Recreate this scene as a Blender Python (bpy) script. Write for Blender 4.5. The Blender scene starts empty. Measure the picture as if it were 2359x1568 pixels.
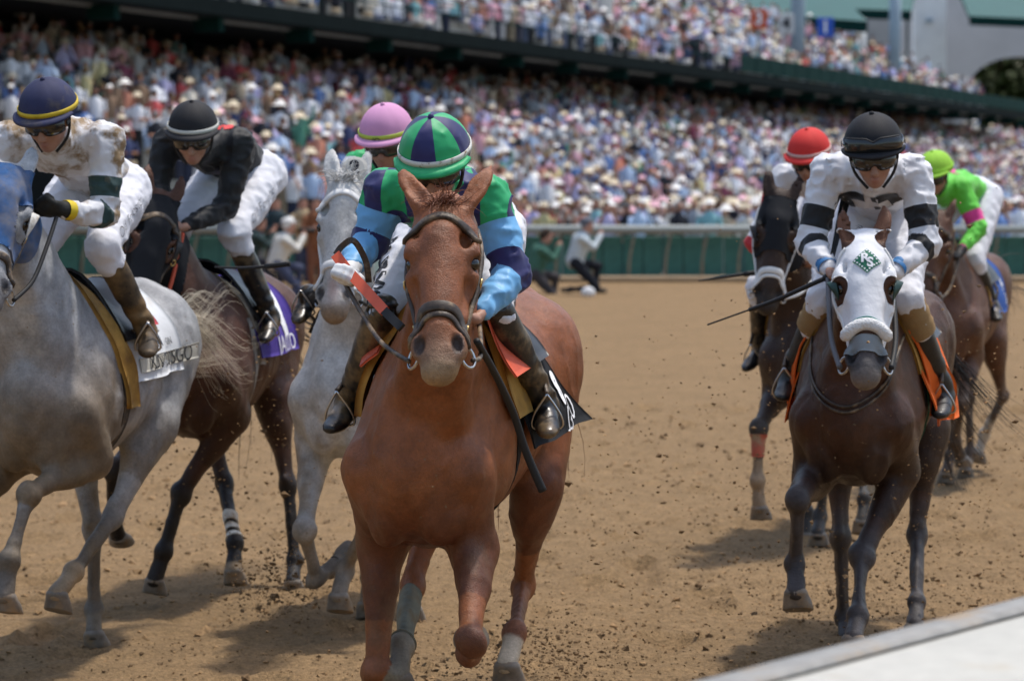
import bpy, bmesh, math, random
import numpy as np
from mathutils import Vector, Matrix, Euler
from mathutils.bvhtree import BVHTree

# ------------------------------------------------------------------ camera, sky, sun, exposure
SC = bpy.context.scene
COL = SC.collection
cam_d = bpy.data.cameras.new('camera'); cam = bpy.data.objects.new('camera', cam_d); COL.objects.link(cam)
SC.camera = cam
cam.location = (0, 0, 2.0)
cam.rotation_euler = (math.radians(90) - math.atan(352 / 6500), 0, 0)
cam_d.sensor_width = 36.0
cam_d.lens = 36.0 * 6500 / 2359
cam_d.clip_start = 0.1; cam_d.clip_end = 3000
cam_d.dof.use_dof = True
cam_d.dof.focus_distance = 9.7
cam_d.dof.aperture_fstop = 4.0
SUN_AZ = math.atan2(0.66, 0.60)          # compass angle of the sun from +Y towards +X
SUN_EL = math.radians(72)
W = bpy.data.worlds.new('World'); SC.world = W; W.use_nodes = True
_n = W.node_tree.nodes; _l = W.node_tree.links
_bg = _n['Background']; _sky = _n.new('ShaderNodeTexSky')
_sky.sky_type = 'NISHITA'; _sky.sun_disc = False
_sky.sun_elevation = SUN_EL; _sky.sun_rotation = SUN_AZ
_sky.air_density = 1.2; _sky.dust_density = 2.5; _sky.ozone_density = 1.0
_l.new(_sky.outputs[0], _bg.inputs[0]); _bg.inputs[1].default_value = 0.15
sun_d = bpy.data.lights.new('sun', 'SUN'); sun = bpy.data.objects.new('sun', sun_d); COL.objects.link(sun)
sun_d.energy = 2.5; sun_d.angle = math.radians(3.0); sun_d.color = (1.0, 0.95, 0.88)
_sv = Vector((math.sin(SUN_AZ) * math.cos(SUN_EL), math.cos(SUN_AZ) * math.cos(SUN_EL), math.sin(SUN_EL)))
sun.rotation_euler = _sv.to_track_quat('Z', 'Y').to_euler()
SC.view_settings.view_transform = 'Standard'; SC.view_settings.look = 'None'
SC.view_settings.exposure = 0.38; SC.view_settings.gamma = 1.0
SC.view_settings.use_curve_mapping = False
SC.render.engine = 'CYCLES'
SC.cycles.use_denoising = True
SC.cycles.max_bounces = 6

rng = np.random.default_rng(7); random.seed(7)

# ------------------------------------------------------------------ small maths
def V3(*a): return np.array(a, float)
def nrm(v):
    v = np.asarray(v, float); return v / (np.linalg.norm(v) + 1e-12)
def lerp(a, b, t): return np.asarray(a, float) * (1 - t) + np.asarray(b, float) * t

def vnoise(P, scale, seed=0):
    """smooth value noise in -1..1, vectorised"""
    Q = np.asarray(P, np.float64) * scale + seed * 17.31
    I = np.floor(Q).astype(np.int64); f = Q - I; f = f * f * (3 - 2 * f)
    def hsh(i, j, k):
        n = (i * 374761393 + j * 668265263 + k * 2147483647 + seed * 144269) & 0xffffffff
        n = ((n ^ (n >> 13)) * 1274126177) & 0xffffffff
        return ((n ^ (n >> 16)) & 0xffff) / 32767.5 - 1
    r = 0
    for a in (0, 1):
        for b in (0, 1):
            for c in (0, 1):
                w = (f[:, 0] if a else 1 - f[:, 0]) * (f[:, 1] if b else 1 - f[:, 1]) * (f[:, 2] if c else 1 - f[:, 2])
                r = r + w * hsh(I[:, 0] + a, I[:, 1] + b, I[:, 2] + c)
    return r
def fnoise(P, scale, seed=0, oct=3):
    r = 0; a = 1.0; t = 0
    for o in range(oct):
        r = r + a * vnoise(P, scale * 2 ** o, seed + o); t += a; a *= .5
    return r / t

# ------------------------------------------------------------------ implicit surfaces: prims are smooth-united and meshed
class Body:
    def __init__(s): s.pr = []
    def cap(s, A, B, ra, rb, k=.03, sq=None, op='u'):
        s.pr.append(('c', np.array(A, float), np.array(B, float), ra, rb, k, sq, op)); return s
    def ell(s, c, r, ax=None, k=.03, op='u'):
        ax = np.eye(3) if ax is None else np.array([nrm(a) for a in ax])
        s.pr.append(('e', np.array(c, float), np.array(r, float), ax, k, op)); return s
    def sweep(s, pts, rad, side=(0, 1, 0), k=.03, n=4, op='u'):
        """elliptical tube; rad = (half width along side, half height); resampled by a Catmull-Rom spline"""
        P = np.array(pts, float); R = np.array(rad, float); X = np.hstack([P, R])
        out = []
        for i in range(len(X) - 1):
            p0 = X[max(i - 1, 0)]; p1 = X[i]; p2 = X[i + 1]; p3 = X[min(i + 2, len(X) - 1)]
            for j in range(n):
                t = j / n
                out.append(.5 * (2 * p1 + (p2 - p0) * t + (2 * p0 - 5 * p1 + 4 * p2 - p3) * t * t + (3 * p1 - p0 - 3 * p2 + p3) * t ** 3))
        out.append(X[-1]); X = np.array(out)
        s.pr.append(('s', X[:, :3], np.maximum(X[:, 3:], .002), nrm(side), k, op)); return s
    @staticmethod
    def dist(p, P):
        if p[0] == 'c':
            _, A, B, ra, rb, k, sq, op = p
            ba = B - A; L2 = ba @ ba + 1e-9; pa = P - A
            t = np.clip((pa @ ba) / L2, 0, 1)
            q = pa - t[:, None] * ba
            m = 1.0
            if sq is not None:
                w = nrm(sq[0]); f = sq[1]
                q = q + np.outer(q @ w, w) * (1 / f - 1); m = min(1, f)
            return (np.sqrt((q * q).sum(1)) - (ra + t * (rb - ra))) * m
        if p[0] == 'e':
            _, c, r, ax, k, op = p
            q = ((P - c) @ ax.T) / r
            l = np.sqrt((q * q).sum(1)); g = np.sqrt(((q / r) ** 2).sum(1)) + 1e-9
            return l * (l - 1) / g
        _, X, R, side, k, op = p
        d = np.full(len(P), 9.0)
        for i in range(len(X) - 1):
            A, B = X[i], X[i + 1]; ba = B - A; L2 = ba @ ba + 1e-12; tg = ba / math.sqrt(L2)
            sd = nrm(side - tg * (side @ tg)); u = np.cross(tg, sd)
            pa = P - A; t = np.clip((pa @ ba) / L2, 0, 1); q = pa - t[:, None] * ba
            a = R[i, 0] + t * (R[i + 1, 0] - R[i, 0]); b = R[i, 1] + t * (R[i + 1, 1] - R[i, 1])
            mn = np.minimum(a, b)
            qa = (q @ sd) / a; qb = (q @ u) / b; qc = (q @ tg) / mn
            l = np.sqrt(qa * qa + qb * qb + qc * qc)
            g = np.sqrt((qa / a) ** 2 + (qb / b) ** 2 + (qc / mn) ** 2) + 1e-9
            d = np.minimum(d, l * (l - 1) / g)
        return d
    def box(s, p):
        if p[0] == 'c':
            f = max(1, p[6][1]) if p[6] is not None else 1
            r = max(p[3], p[4]) * f; lo = np.minimum(p[1], p[2]) - r; hi = np.maximum(p[1], p[2]) + r
        elif p[0] == 'e':
            r = p[2].max(); lo = p[1] - r; hi = p[1] + r
        else:
            r = p[2].max(); lo = p[1].min(0) - r; hi = p[1].max(0) + r
        return lo, hi
    def field(s, P, mg):
        """smooth union of all prims at the points P (prims only act near their own box)"""
        F = np.full(len(P), 1.0); cx, cy, cz = (np.ascontiguousarray(P[:, i]) for i in range(3))
        def inside(x, y, z, l, h): return np.flatnonzero((x > l[0]) & (x < h[0]) & (y > l[1]) & (y < h[1]) & (z > l[2]) & (z < h[2]))
        for p in s.pr:
            k = p[-3] if p[0] == 'c' else p[-2]
            bl, bh = s.box(p); m_ = k + mg
            m = inside(cx, cy, cz, bl - m_, bh + m_)
            if not len(m): continue
            Q = P[m]; qx, qy, qz = cx[m], cy[m], cz[m]
            if p[0] == 's':
                X, R = p[1], p[2]; d = np.full(len(Q), 9.0)
                for i in range(len(X) - 1):
                    r = R[i:i + 2].max() + m_ + .02; l_ = np.minimum(X[i], X[i + 1]) - r; h_ = np.maximum(X[i], X[i + 1]) + r
                    q = inside(qx, qy, qz, l_, h_)
                    if len(q): d[q] = np.minimum(d[q], s.dist(('s', X[i:i + 2], R[i:i + 2], p[3], k, p[5]), Q[q]))
            else: d = s.dist(p, Q)
            A = F[m]
            if p[-1] == 'u':
                hh = np.maximum(k - np.abs(A - d), 0) / max(k, 1e-6); F[m] = np.minimum(A, d) - hh * hh * k * .25
            else:
                d = -d; hh = np.maximum(k - np.abs(A - d), 0) / max(k, 1e-6); F[m] = np.maximum(A, d) + hh * hh * k * .25
        return F
    def mesh(s, h, disp=None, infl=0.0):
        los, his = zip(*[s.box(p) for p in s.pr if p[-1] == 'u'])
        lo = np.min(los, 0) - 3 * h - abs(infl); hi = np.max(his, 0) + 3 * h + abs(infl)
        nb = np.ceil((hi - lo) / (4 * h)).astype(int) + 1; n = nb * 4
        g = np.stack(np.meshgrid(*[lo[i] + h * (4 * np.arange(nb[i]) + 1.5) for i in range(3)], indexing='ij'), -1)
        Fb = (s.field(g.reshape(-1, 3), 9 * h) - infl).reshape(tuple(nb))
        act = np.argwhere(np.abs(Fb) < 6.0 * h + .004)
        F = np.repeat(np.repeat(np.repeat(Fb.astype(np.float32), 4, 0), 4, 1), 4, 2)
        o = np.stack(np.meshgrid(*[np.arange(4)] * 3, indexing='ij'), -1).reshape(-1, 3)
        idx = (act[:, None, :] * 4 + o[None]).reshape(-1, 3)
        P = lo + idx * h; f = s.field(P, 3 * h) - infl
        if disp is not None:
            m = np.flatnonzero(np.abs(f) < .035); f[m] += disp(P[m])
        F[tuple(idx.T)] = f
        return surface_nets(F, lo, h)

def surface_nets(F, lo, h):
    S = F < 0
    c = np.zeros(np.array(S.shape) - 1, np.int8)
    for a in (0, 1):
        for b in (0, 1):
            for d in (0, 1):
                c += S[a:S.shape[0] - 1 + a, b:S.shape[1] - 1 + b, d:S.shape[2] - 1 + d]
    act = (c > 0) & (c < 8)
    idx = np.argwhere(act)
    num = np.full(act.shape, -1, np.int64); num[act] = np.arange(len(idx))
    acc = np.zeros((len(idx), 3)); cnt = np.zeros(len(idx))
    cor = [(a, b, d) for a in (0, 1) for b in (0, 1) for d in (0, 1)]
    val = {q: F[idx[:, 0] + q[0], idx[:, 1] + q[1], idx[:, 2] + q[2]].astype(float) for q in cor}
    for q in cor:
        for ax in range(3):
            if q[ax] == 0:
                r = list(q); r[ax] = 1; r = tuple(r)
                v0, v1 = val[q], val[r]; m = (v0 < 0) != (v1 < 0)
                t = np.where(m, v0 / np.where(m, v0 - v1, 1), 0)
                p = np.tile(np.array(q, float), (len(idx), 1)); p[:, ax] = t
                acc[m] += p[m]; cnt[m] += 1
    Vv = lo + (idx + acc / cnt[:, None]) * h
    faces = []
    for ax in range(3):
        o = [1, 1, 1]; o[ax] = 0
        sl = lambda e: tuple(slice(1 if i != ax else e, (S.shape[i] - 1) if i != ax else S.shape[i] - 1 + e) for i in range(3))
        s0 = S[sl(0)]; s1 = S[sl(1)]
        e = np.argwhere(s0 != s1)
        if not len(e): continue
        fl = s0[tuple(e.T)]
        g = e + np.array(o)
        u = (ax + 1) % 3; v = (ax + 2) % 3
        def cell(du, dv):
            q = g.copy(); q[:, u] -= du; q[:, v] -= dv; return num[tuple(q.T)]
        f = np.stack([cell(1, 1), cell(0, 1), cell(0, 0), cell(1, 0)], 1)
        f[~fl] = f[~fl][:, ::-1]
        faces.append(f)
    Fc = np.concatenate(faces)
    return Vv, Fc

def relax(Vv, Fc, it=2, lam=.5):
    E = np.concatenate([Fc[:, [0, 1]], Fc[:, [1, 2]], Fc[:, [2, 3]], Fc[:, [3, 0]]])
    for _ in range(it):
        for w in (lam, -lam * 1.04):
            A = np.zeros_like(Vv); n = np.zeros(len(Vv))
            for i, j in ((0, 1), (1, 0)):
                for d in range(3): A[:, d] += np.bincount(E[:, i], Vv[E[:, j], d], len(Vv))
                n += np.bincount(E[:, i], minlength=len(Vv))
            Vv = Vv + w * (A / n[:, None] - Vv)
    return Vv

def iso_split(Vv, Fc, g):
    """cut every triangle along g(v) = 0; returns triangles"""
    Fc = tri(Fc); Vl = [Vv]; G = g(Vv)
    s = G[Fc] > 0; k = s.sum(1); mix = (k == 1) | (k == 2)
    keep = Fc[~mix]; new = []; nv = len(Vv); cache = {}; add = []
    def mid(a, b):
        nonlocal nv
        key = (a, b) if a < b else (b, a)
        if key not in cache:
            t = G[key[0]] / (G[key[0]] - G[key[1]]); t = min(max(t, .02), .98)
            add.append(Vv[key[0]] * (1 - t) + Vv[key[1]] * t); cache[key] = nv; nv += 1
        return cache[key]
    for f, ss in zip(Fc[mix].tolist(), s[mix].tolist()):
        odd = 1 if sum(ss) == 1 else 0
        i = ss.index(bool(odd)); a, b, c = f[i], f[(i + 1) % 3], f[(i + 2) % 3]
        p, q = mid(a, b), mid(a, c)
        new += [(a, p, q), (p, b, c), (p, c, q)]
    if add: Vv = np.vstack([Vv, np.array(add)])
    if new: keep = np.vstack([keep, np.array(new)])
    return Vv, keep
def tri(Fc):
    Fc = np.asarray(Fc)
    return Fc if Fc.shape[1] == 3 else np.vstack([Fc[:, [0, 1, 2]], Fc[:, [0, 2, 3]]])
def clip(Vv, Fc, g):
    Vv, Fc = iso_split(Vv, Fc, g)
    m = g(Vv[Fc].mean(1)) > 0
    return compact(Vv, Fc[m])
def compact(Vv, Fc):
    u, inv = np.unique(Fc, return_inverse=True)
    return Vv[u], inv.reshape(Fc.shape)

# ------------------------------------------------------------------ mesh objects
def mk(name, Vv, Fc, mats, parent=None, mi=None, smooth=True, col=None, off=None, attrs=None):
    me = bpy.data.meshes.new(name)
    Vv = np.asarray(Vv, float)
    if off is not None: Vv = Vv - off
    if isinstance(Fc, np.ndarray):
        m, k = Fc.shape
        me.vertices.add(len(Vv)); me.vertices.foreach_set('co', Vv.astype(np.float32).ravel())
        me.loops.add(m * k); me.loops.foreach_set('vertex_index', Fc.astype(np.int32).ravel())
        me.polygons.add(m); me.polygons.foreach_set('loop_start', (np.arange(m) * k).astype(np.int32))
    else:
        me.from_pydata([tuple(v) for v in Vv], [], [tuple(f) for f in Fc])
    if not isinstance(mats, (list, tuple)): mats = [mats]
    for m_ in mats: me.materials.append(m_)
    if mi is not None: me.polygons.foreach_set('material_index', np.asarray(mi, np.int32))
    me.update(calc_edges=True)
    me.polygons.foreach_set('use_smooth', np.full(len(me.polygons), bool(smooth)))
    if col is not None:
        a = me.color_attributes.new('col', 'FLOAT_COLOR', 'POINT')
        c = np.ones((len(Vv), 4), np.float32); c[:, :3] = col
        a.data.foreach_set('color', c.ravel())
    if attrs:
        for an, av in attrs.items():
            a = me.attributes.new(an, 'FLOAT', 'POINT'); a.data.foreach_set('value', np.asarray(av, np.float32))
    me.validate()
    o = bpy.data.objects.new(name, me); COL.objects.link(o)
    if parent is not None: o.parent = parent
    return o
def tag(o, label=None, cat=None, group=None, kind=None):
    if label: o['label'] = label
    if cat: o['category'] = cat
    if group: o['group'] = group
    if kind: o['kind'] = kind
    return o
def empty(name, loc=(0, 0, 0), rot=(0, 0, 0), sc=1.0):
    o = bpy.data.objects.new(name, None); COL.objects.link(o)
    o.location = loc; o.rotation_euler = rot; o.scale = (sc,) * 3; o.empty_display_size = .1
    return o
class MB:
    """collects boxes, tubes and grids into one mesh"""
    def __init__(s): s.v = []; s.f = []; s.m = []; s.c = []
    def add(s, v, f, m=0, c=None):
        n = len(s.v); s.v += [tuple(p) for p in v]; s.f += [tuple(i + n for i in q) for q in f]; s.m += [m] * len(f)
        if c is not None: s.c += [c] * len(v)
        return s
    def box(s, c, d, m=0, R=None, bev=0):
        x, y, z = [q / 2 for q in d]
        if bev:
            b = bev; v = []; rings = []
            for zz, e in ((-z, b), (-z + b, 0), (z - b, 0), (z, b)):
                v += [(sx * (x - e - (b if t else 0)), sy * (y - e - (0 if t else b)), zz) for sx, sy, t in
                      ((1, 1, 0), (1, 1, 1), (-1, 1, 1), (-1, 1, 0), (-1, -1, 0), (-1, -1, 1), (1, -1, 1), (1, -1, 0))]
            f = [tuple(range(7, -1, -1)), tuple(range(24, 32))]
            for r in range(3):
                for i in range(8):
                    j = (i + 1) % 8; f.append((r * 8 + i, r * 8 + j, r * 8 + 8 + j, r * 8 + 8 + i))
        else:
            v = [(-x, -y, -z), (x, -y, -z), (x, y, -z), (-x, y, -z), (-x, -y, z), (x, -y, z), (x, y, z), (-x, y, z)]
            f = [(0, 3, 2, 1), (4, 5, 6, 7), (0, 1, 5, 4), (1, 2, 6, 5), (2, 3, 7, 6), (3, 0, 4, 7)]
        v = np.array(v)
        if R is not None: v = v @ np.array(R).T
        return s.add(v + np.array(c), f, m)
    def tube(s, pts, r, n=8, m=0, cap=True, sq=None):
        P = np.array(pts, float); k = len(P); r = np.broadcast_to(np.asarray(r, float), (k,))
        T = np.gradient(P, axis=0) if k > 1 else P
        up = V3(0, 0, 1) if abs(nrm(T[0])[2]) < .9 else V3(1, 0, 0)
        a = nrm(np.cross(T[0], up)); v = []
        for i in range(k):
            t = nrm(T[i]); a = nrm(a - t * (a @ t)); b = np.cross(t, a)
            for j in range(n):
                q = 2 * math.pi * j / n; v.append(P[i] + r[i] * (math.cos(q) * a + math.sin(q) * b))
        f = [(i * n + j, i * n + (j + 1) % n, (i + 1) * n + (j + 1) % n, (i + 1) * n + j) for i in range(k - 1) for j in range(n)]
        if cap: f += [tuple(range(n - 1, -1, -1)), tuple(range((k - 1) * n, k * n))]
        return s.add(v, f, m)
    def lathe(s, prof, n=16, c=(0, 0, 0), m=0, R=None):
        v = []
        for (r, z) in prof:
            for j in range(n):
                q = 2 * math.pi * j / n; v.append((r * math.cos(q), r * math.sin(q), z))
        v = np.array(v)
        if R is not None: v = v @ np.array(R).T
        k = len(prof)
        f = [(i * n + j, i * n + (j + 1) % n, (i + 1) * n + (j + 1) % n, (i + 1) * n + j) for i in range(k - 1) for j in range(n)]
        return s.add(v + np.array(c), f, m)
    def torus(s, c, R_, r, ax=(0, 0, 1), n=14, k=6, m=0):
        a = nrm(ax); u = nrm(np.cross(a, (1, 0, 0) if abs(a[0]) < .9 else (0, 1, 0))); w = np.cross(a, u); v = []
        for i in range(n):
            q = 2 * math.pi * i / n; d = math.cos(q) * u + math.sin(q) * w
            for j in range(k):
                p = 2 * math.pi * j / k; v.append(np.array(c) + d * (R_ + r * math.cos(p)) + a * r * math.sin(p))
        f = [(i * k + j, ((i + 1) % n) * k + j, ((i + 1) % n) * k + (j + 1) % k, i * k + (j + 1) % k) for i in range(n) for j in range(k)]
        return s.add(v, f, m)
    def build(s, name, mats, parent=None, smooth=False, off=None, col=None):
        return mk(name, np.array(s.v), s.f, mats, parent, mi=s.m, smooth=smooth, off=off, col=col)

# ------------------------------------------------------------------ materials
def mat(name, rgb=(.5, .5, .5), rough=.6, spec=.4, metal=0, noise=None, bump=None, attr=False, sheen=0, coat=0, mud=None, var=None, hair=None):
    """noise=(scale, amount) value variation; bump=(scale, strength, distance), a negative scale gives ridges; mud=(rgb, scale, threshold)"""
    m = bpy.data.materials.new(name); m.use_nodes = True
    N = m.node_tree.nodes; L = m.node_tree.links; b = N['Principled BSDF']
    b.inputs['Roughness'].default_value = rough; b.inputs['Metallic'].default_value = metal
    b.inputs['Specular IOR Level'].default_value = spec
    b.inputs['Sheen Weight'].default_value = sheen
    b.inputs['Coat Weight'].default_value = coat; b.inputs['Coat Roughness'].default_value = .25
    tc = N.new('ShaderNodeTexCoord')
    if attr:
        c = N.new('ShaderNodeAttribute'); c.attribute_name = 'col'; out = c.outputs['Color']
    else:
        c = N.new('ShaderNodeRGB'); c.outputs[0].default_value = (*rgb, 1); out = c.outputs[0]
    def mixrgb(bt, fac, A, B):
        x = N.new('ShaderNodeMix'); x.data_type = 'RGBA'; x.blend_type = bt
        if isinstance(fac, float): x.inputs[0].default_value = fac
        else: L.new(fac, x.inputs[0])
        for sock, q in ((x.inputs[6], A), (x.inputs[7], B)):
            if isinstance(q, tuple): sock.default_value = (*q, 1)
            else: L.new(q, sock)
        return x.outputs[2]
    def ns(scale, detail=4, rough_=.6, vec=None, ridged=False):
        t = N.new('ShaderNodeTexNoise')
        if ridged: t.noise_type = 'RIDGED_MULTIFRACTAL'
        t.inputs['Scale'].default_value = scale; t.inputs['Detail'].default_value = detail
        t.inputs['Roughness'].default_value = rough_; L.new(vec if vec is not None else tc.outputs['Object'], t.inputs['Vector']); return t.outputs[0]
    def mr(v, a, b_, c_, d):
        x = N.new('ShaderNodeMapRange'); x.inputs[1].default_value = a; x.inputs[2].default_value = b_
        x.inputs[3].default_value = c_; x.inputs[4].default_value = d; L.new(v, x.inputs[0]); return x.outputs[0]
    if noise:
        for sc_, am in (noise if isinstance(noise[0], tuple) else (noise,)):
            v = mr(ns(sc_), .3, .7, 1 - am, 1 + am)
            cx = N.new('ShaderNodeCombineXYZ')
            for i in range(3): L.new(v, cx.inputs[i])
            out = mixrgb('MULTIPLY', 1.0, out, cx.outputs[0])
    if mud:
        for rgb_m, sc_, th, wd in (mud if isinstance(mud[0][0], tuple) else (mud,)):
            f = mr(ns(sc_, 5, .65), th, th + wd, 0, 1)
            out = mixrgb('MIX', f, out, rgb_m)
    L.new(out, b.inputs['Base Color'])
    if bump:
        if not isinstance(bump[0], tuple): bump = (bump,)
        prev = None
        for sc_, st, ds in bump:
            bp = N.new('ShaderNodeBump'); bp.inputs['Strength'].default_value = st; bp.inputs['Distance'].default_value = ds
            L.new(ns(abs(sc_), 5 if sc_ > 0 else 3, ridged=sc_ < 0), bp.inputs['Height'])
            if prev is not None: L.new(prev, bp.inputs['Normal'])
            prev = bp.outputs[0]
        L.new(prev, b.inputs['Normal'])
    return m
# ------------------------------------------------------------------ helpers on surfaces
def bvh_of(Vv, Fc): return BVHTree.FromPolygons([tuple(v) for v in Vv], [tuple(f) for f in np.asarray(Fc).tolist()])
def spline(pts, n=8):
    X = np.array(pts, float); out = []
    for i in range(len(X) - 1):
        p0 = X[max(i - 1, 0)]; p1 = X[i]; p2 = X[i + 1]; p3 = X[min(i + 2, len(X) - 1)]
        for j in range(n):
            t = j / n
            out.append(.5 * (2 * p1 + (p2 - p0) * t + (2 * p0 - 5 * p1 + 4 * p2 - p3) * t * t + (3 * p1 - p0 - 3 * p2 + p3) * t ** 3))
    out.append(X[-1]); return np.array(out)
def strap(mb, bvh, pts, w, th=.006, n=8, m=0, lift=.0015, closed=False):
    """leather strap laid on the surface: rounded section, follows the nearest surface points"""
    P = spline(pts, n); C = []; Nn = []
    for p in P:
        co, no, i, d = bvh.find_nearest(Vector(p)); C.append(np.array(co)); Nn.append(np.array(no))
    C = np.array(C); Nn = np.array(Nn)
    for _ in range(2):
        C[1:-1] = (C[:-2] + 2 * C[1:-1] + C[2:]) / 4; Nn[1:-1] = (Nn[:-2] + 2 * Nn[1:-1] + Nn[2:]) / 4
    T = np.gradient(C, axis=0); v = []
    for i in range(len(C)):
        nn = nrm(Nn[i]); sd = nrm(np.cross(nn, T[i])); b = C[i] + nn * lift
        v += [b - sd * w / 2 - nn * .004, b - sd * w / 2 + nn * th * .7, b - sd * w * .36 + nn * th, b + sd * w * .36 + nn * th, b + sd * w / 2 + nn * th * .7, b + sd * w / 2 - nn * .004]
    k = 6; f = []
    for i in range(len(C) - 1):
        for j in range(k):
            f.append((i * k + j, (i + 1) * k + j, (i + 1) * k + (j + 1) % k, i * k + (j + 1) % k))
    f += [tuple(range(k)), tuple(range((len(C) - 1) * k + k - 1, (len(C) - 1) * k - 1, -1))]
    mb.add(v, f, m); return C, Nn
def shell(Vv, Fc, th, lift=.001):
    """thicken an open sheet along its normals"""
    Fc = tri(Fc); N = vnormals(Vv, Fc); n = len(Vv)
    e = {}
    for f in Fc.tolist():
        for a, b in ((f[0], f[1]), (f[1], f[2]), (f[2], f[0])):
            if (b, a) in e: del e[(b, a)]
            else: e[(a, b)] = 1
    side = []
    for (a, b) in e: side += [(a + n, b, b + n), (a + n, a, b)]
    side = [(b_, a_, c_) for (a_, b_, c_) in side]
    V2 = np.vstack([Vv + N * lift, Vv + N * (lift + th)])
    F2 = [Fc[:, ::-1], Fc + n]
    if side: F2.append(np.array(side))
    return V2, np.vstack(F2)
def vnormals(Vv, Fc):
    Fc = tri(Fc); fn = np.cross(Vv[Fc[:, 1]] - Vv[Fc[:, 0]], Vv[Fc[:, 2]] - Vv[Fc[:, 0]]); N = np.zeros_like(Vv)
    for i in range(3):
        for d in range(3): N[:, d] += np.bincount(Fc[:, i], fn[:, d], len(Vv))
    return N / (np.linalg.norm(N, axis=1)[:, None] + 1e-12)
def grid_faces(a, b): return np.array([(i * b + j, (i + 1) * b + j, (i + 1) * b + j + 1, i * b + j + 1) for i in range(a - 1) for j in range(b - 1)])
def drape(bvh, fx, na, nb, off=.004, zc=1.22, rad=.52):
    """sheet on the trunk; fx(u,v) -> (x along the body, angle from the top towards +y, extra lift)"""
    v = []
    for i in range(na):
        for j in range(nb):
            x, a, e = fx(i / (na - 1), j / (nb - 1))
            d = Vector((0, math.sin(a), math.cos(a))); o = Vector((x, 0, zc)) + d * rad
            h = bvh.ray_cast(o, -d)
            p = np.array(h[0]) if h[0] is not None else np.array(o - d * (rad - .3))
            v.append(p + np.array(d) * (off + e))
    v = np.array(v).reshape(na, nb, 3)
    for _ in range(2):
        w = v.copy(); w[1:-1] = (v[:-2] + 2 * v[1:-1] + v[2:]) / 4; v = w
        w = v.copy(); w[:, 1:-1] = (v[:, :-2] + 2 * v[:, 1:-1] + v[:, 2:]) / 4; v = w
    return v.reshape(-1, 3), grid_faces(na, nb)
def text_mesh(s, size=.1, shear=0, bold=0.0):
    cu = bpy.data.curves.new('t', 'FONT'); cu.body = s; cu.size = size; cu.align_x = 'CENTER'; cu.align_y = 'CENTER'; cu.shear = shear; cu.resolution_u = 3
    cu.offset = bold
    ob = bpy.data.objects.new('t', cu); COL.objects.link(ob)
    dg = bpy.context.evaluated_depsgraph_get(); me = ob.evaluated_get(dg).to_mesh()
    bm = bmesh.new(); bm.from_mesh(me); ob.evaluated_get(dg).to_mesh_clear()
    bpy.data.objects.remove(ob); bpy.data.curves.remove(cu)
    bmesh.ops.remove_doubles(bm, verts=bm.verts, dist=1e-5)
    xs = [v.co.x for v in bm.verts]; ys = [v.co.y for v in bm.verts]; st = max(.012, size / 6)
    for ax, q in ((0, xs), (1, ys)):
        c = min(q) + st
        while c < max(q):
            n = Vector((1, 0, 0)) if ax == 0 else Vector((0, 1, 0))
            bmesh.ops.bisect_plane(bm, geom=bm.verts[:] + bm.edges[:] + bm.faces[:], plane_co=n * c, plane_no=n); c += st
    bmesh.ops.triangulate(bm, faces=bm.faces[:])
    Vv = np.array([v.co[:] for v in bm.verts]); bm.verts.index_update(); Fc = np.array([[v.index for v in f.verts] for f in bm.faces]); bm.free()
    return Vv, Fc
def decal(bvh, Vv, Fc, c, ex, ey, lift=.004, reach=.3):
    """lay flat print on a surface: (ex, ey) span the print, thrown along -ex x ey; what misses the surface is dropped"""
    ex = nrm(ex); ey = nrm(ey - ex * (ey @ ex)); n = np.cross(ex, ey); out = []; ok = []
    for p in Vv:
        q = c + ex * p[0] + ey * p[1]
        h = bvh.ray_cast(Vector(q + n * reach), Vector(-n))
        ok.append(h[0] is not None); out.append((np.array(h[0]) + n * lift) if h[0] is not None else q)
    Fc = np.asarray(Fc); k = np.array(ok)[Fc].all(1)
    return (np.array(out), Fc) if k.all() or not k.any() else compact(np.array(out), Fc[k])
def sstep(x, a, b):
    t = np.clip((x - a) / (b - a), 0, 1); return t * t * (3 - 2 * t)

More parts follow.
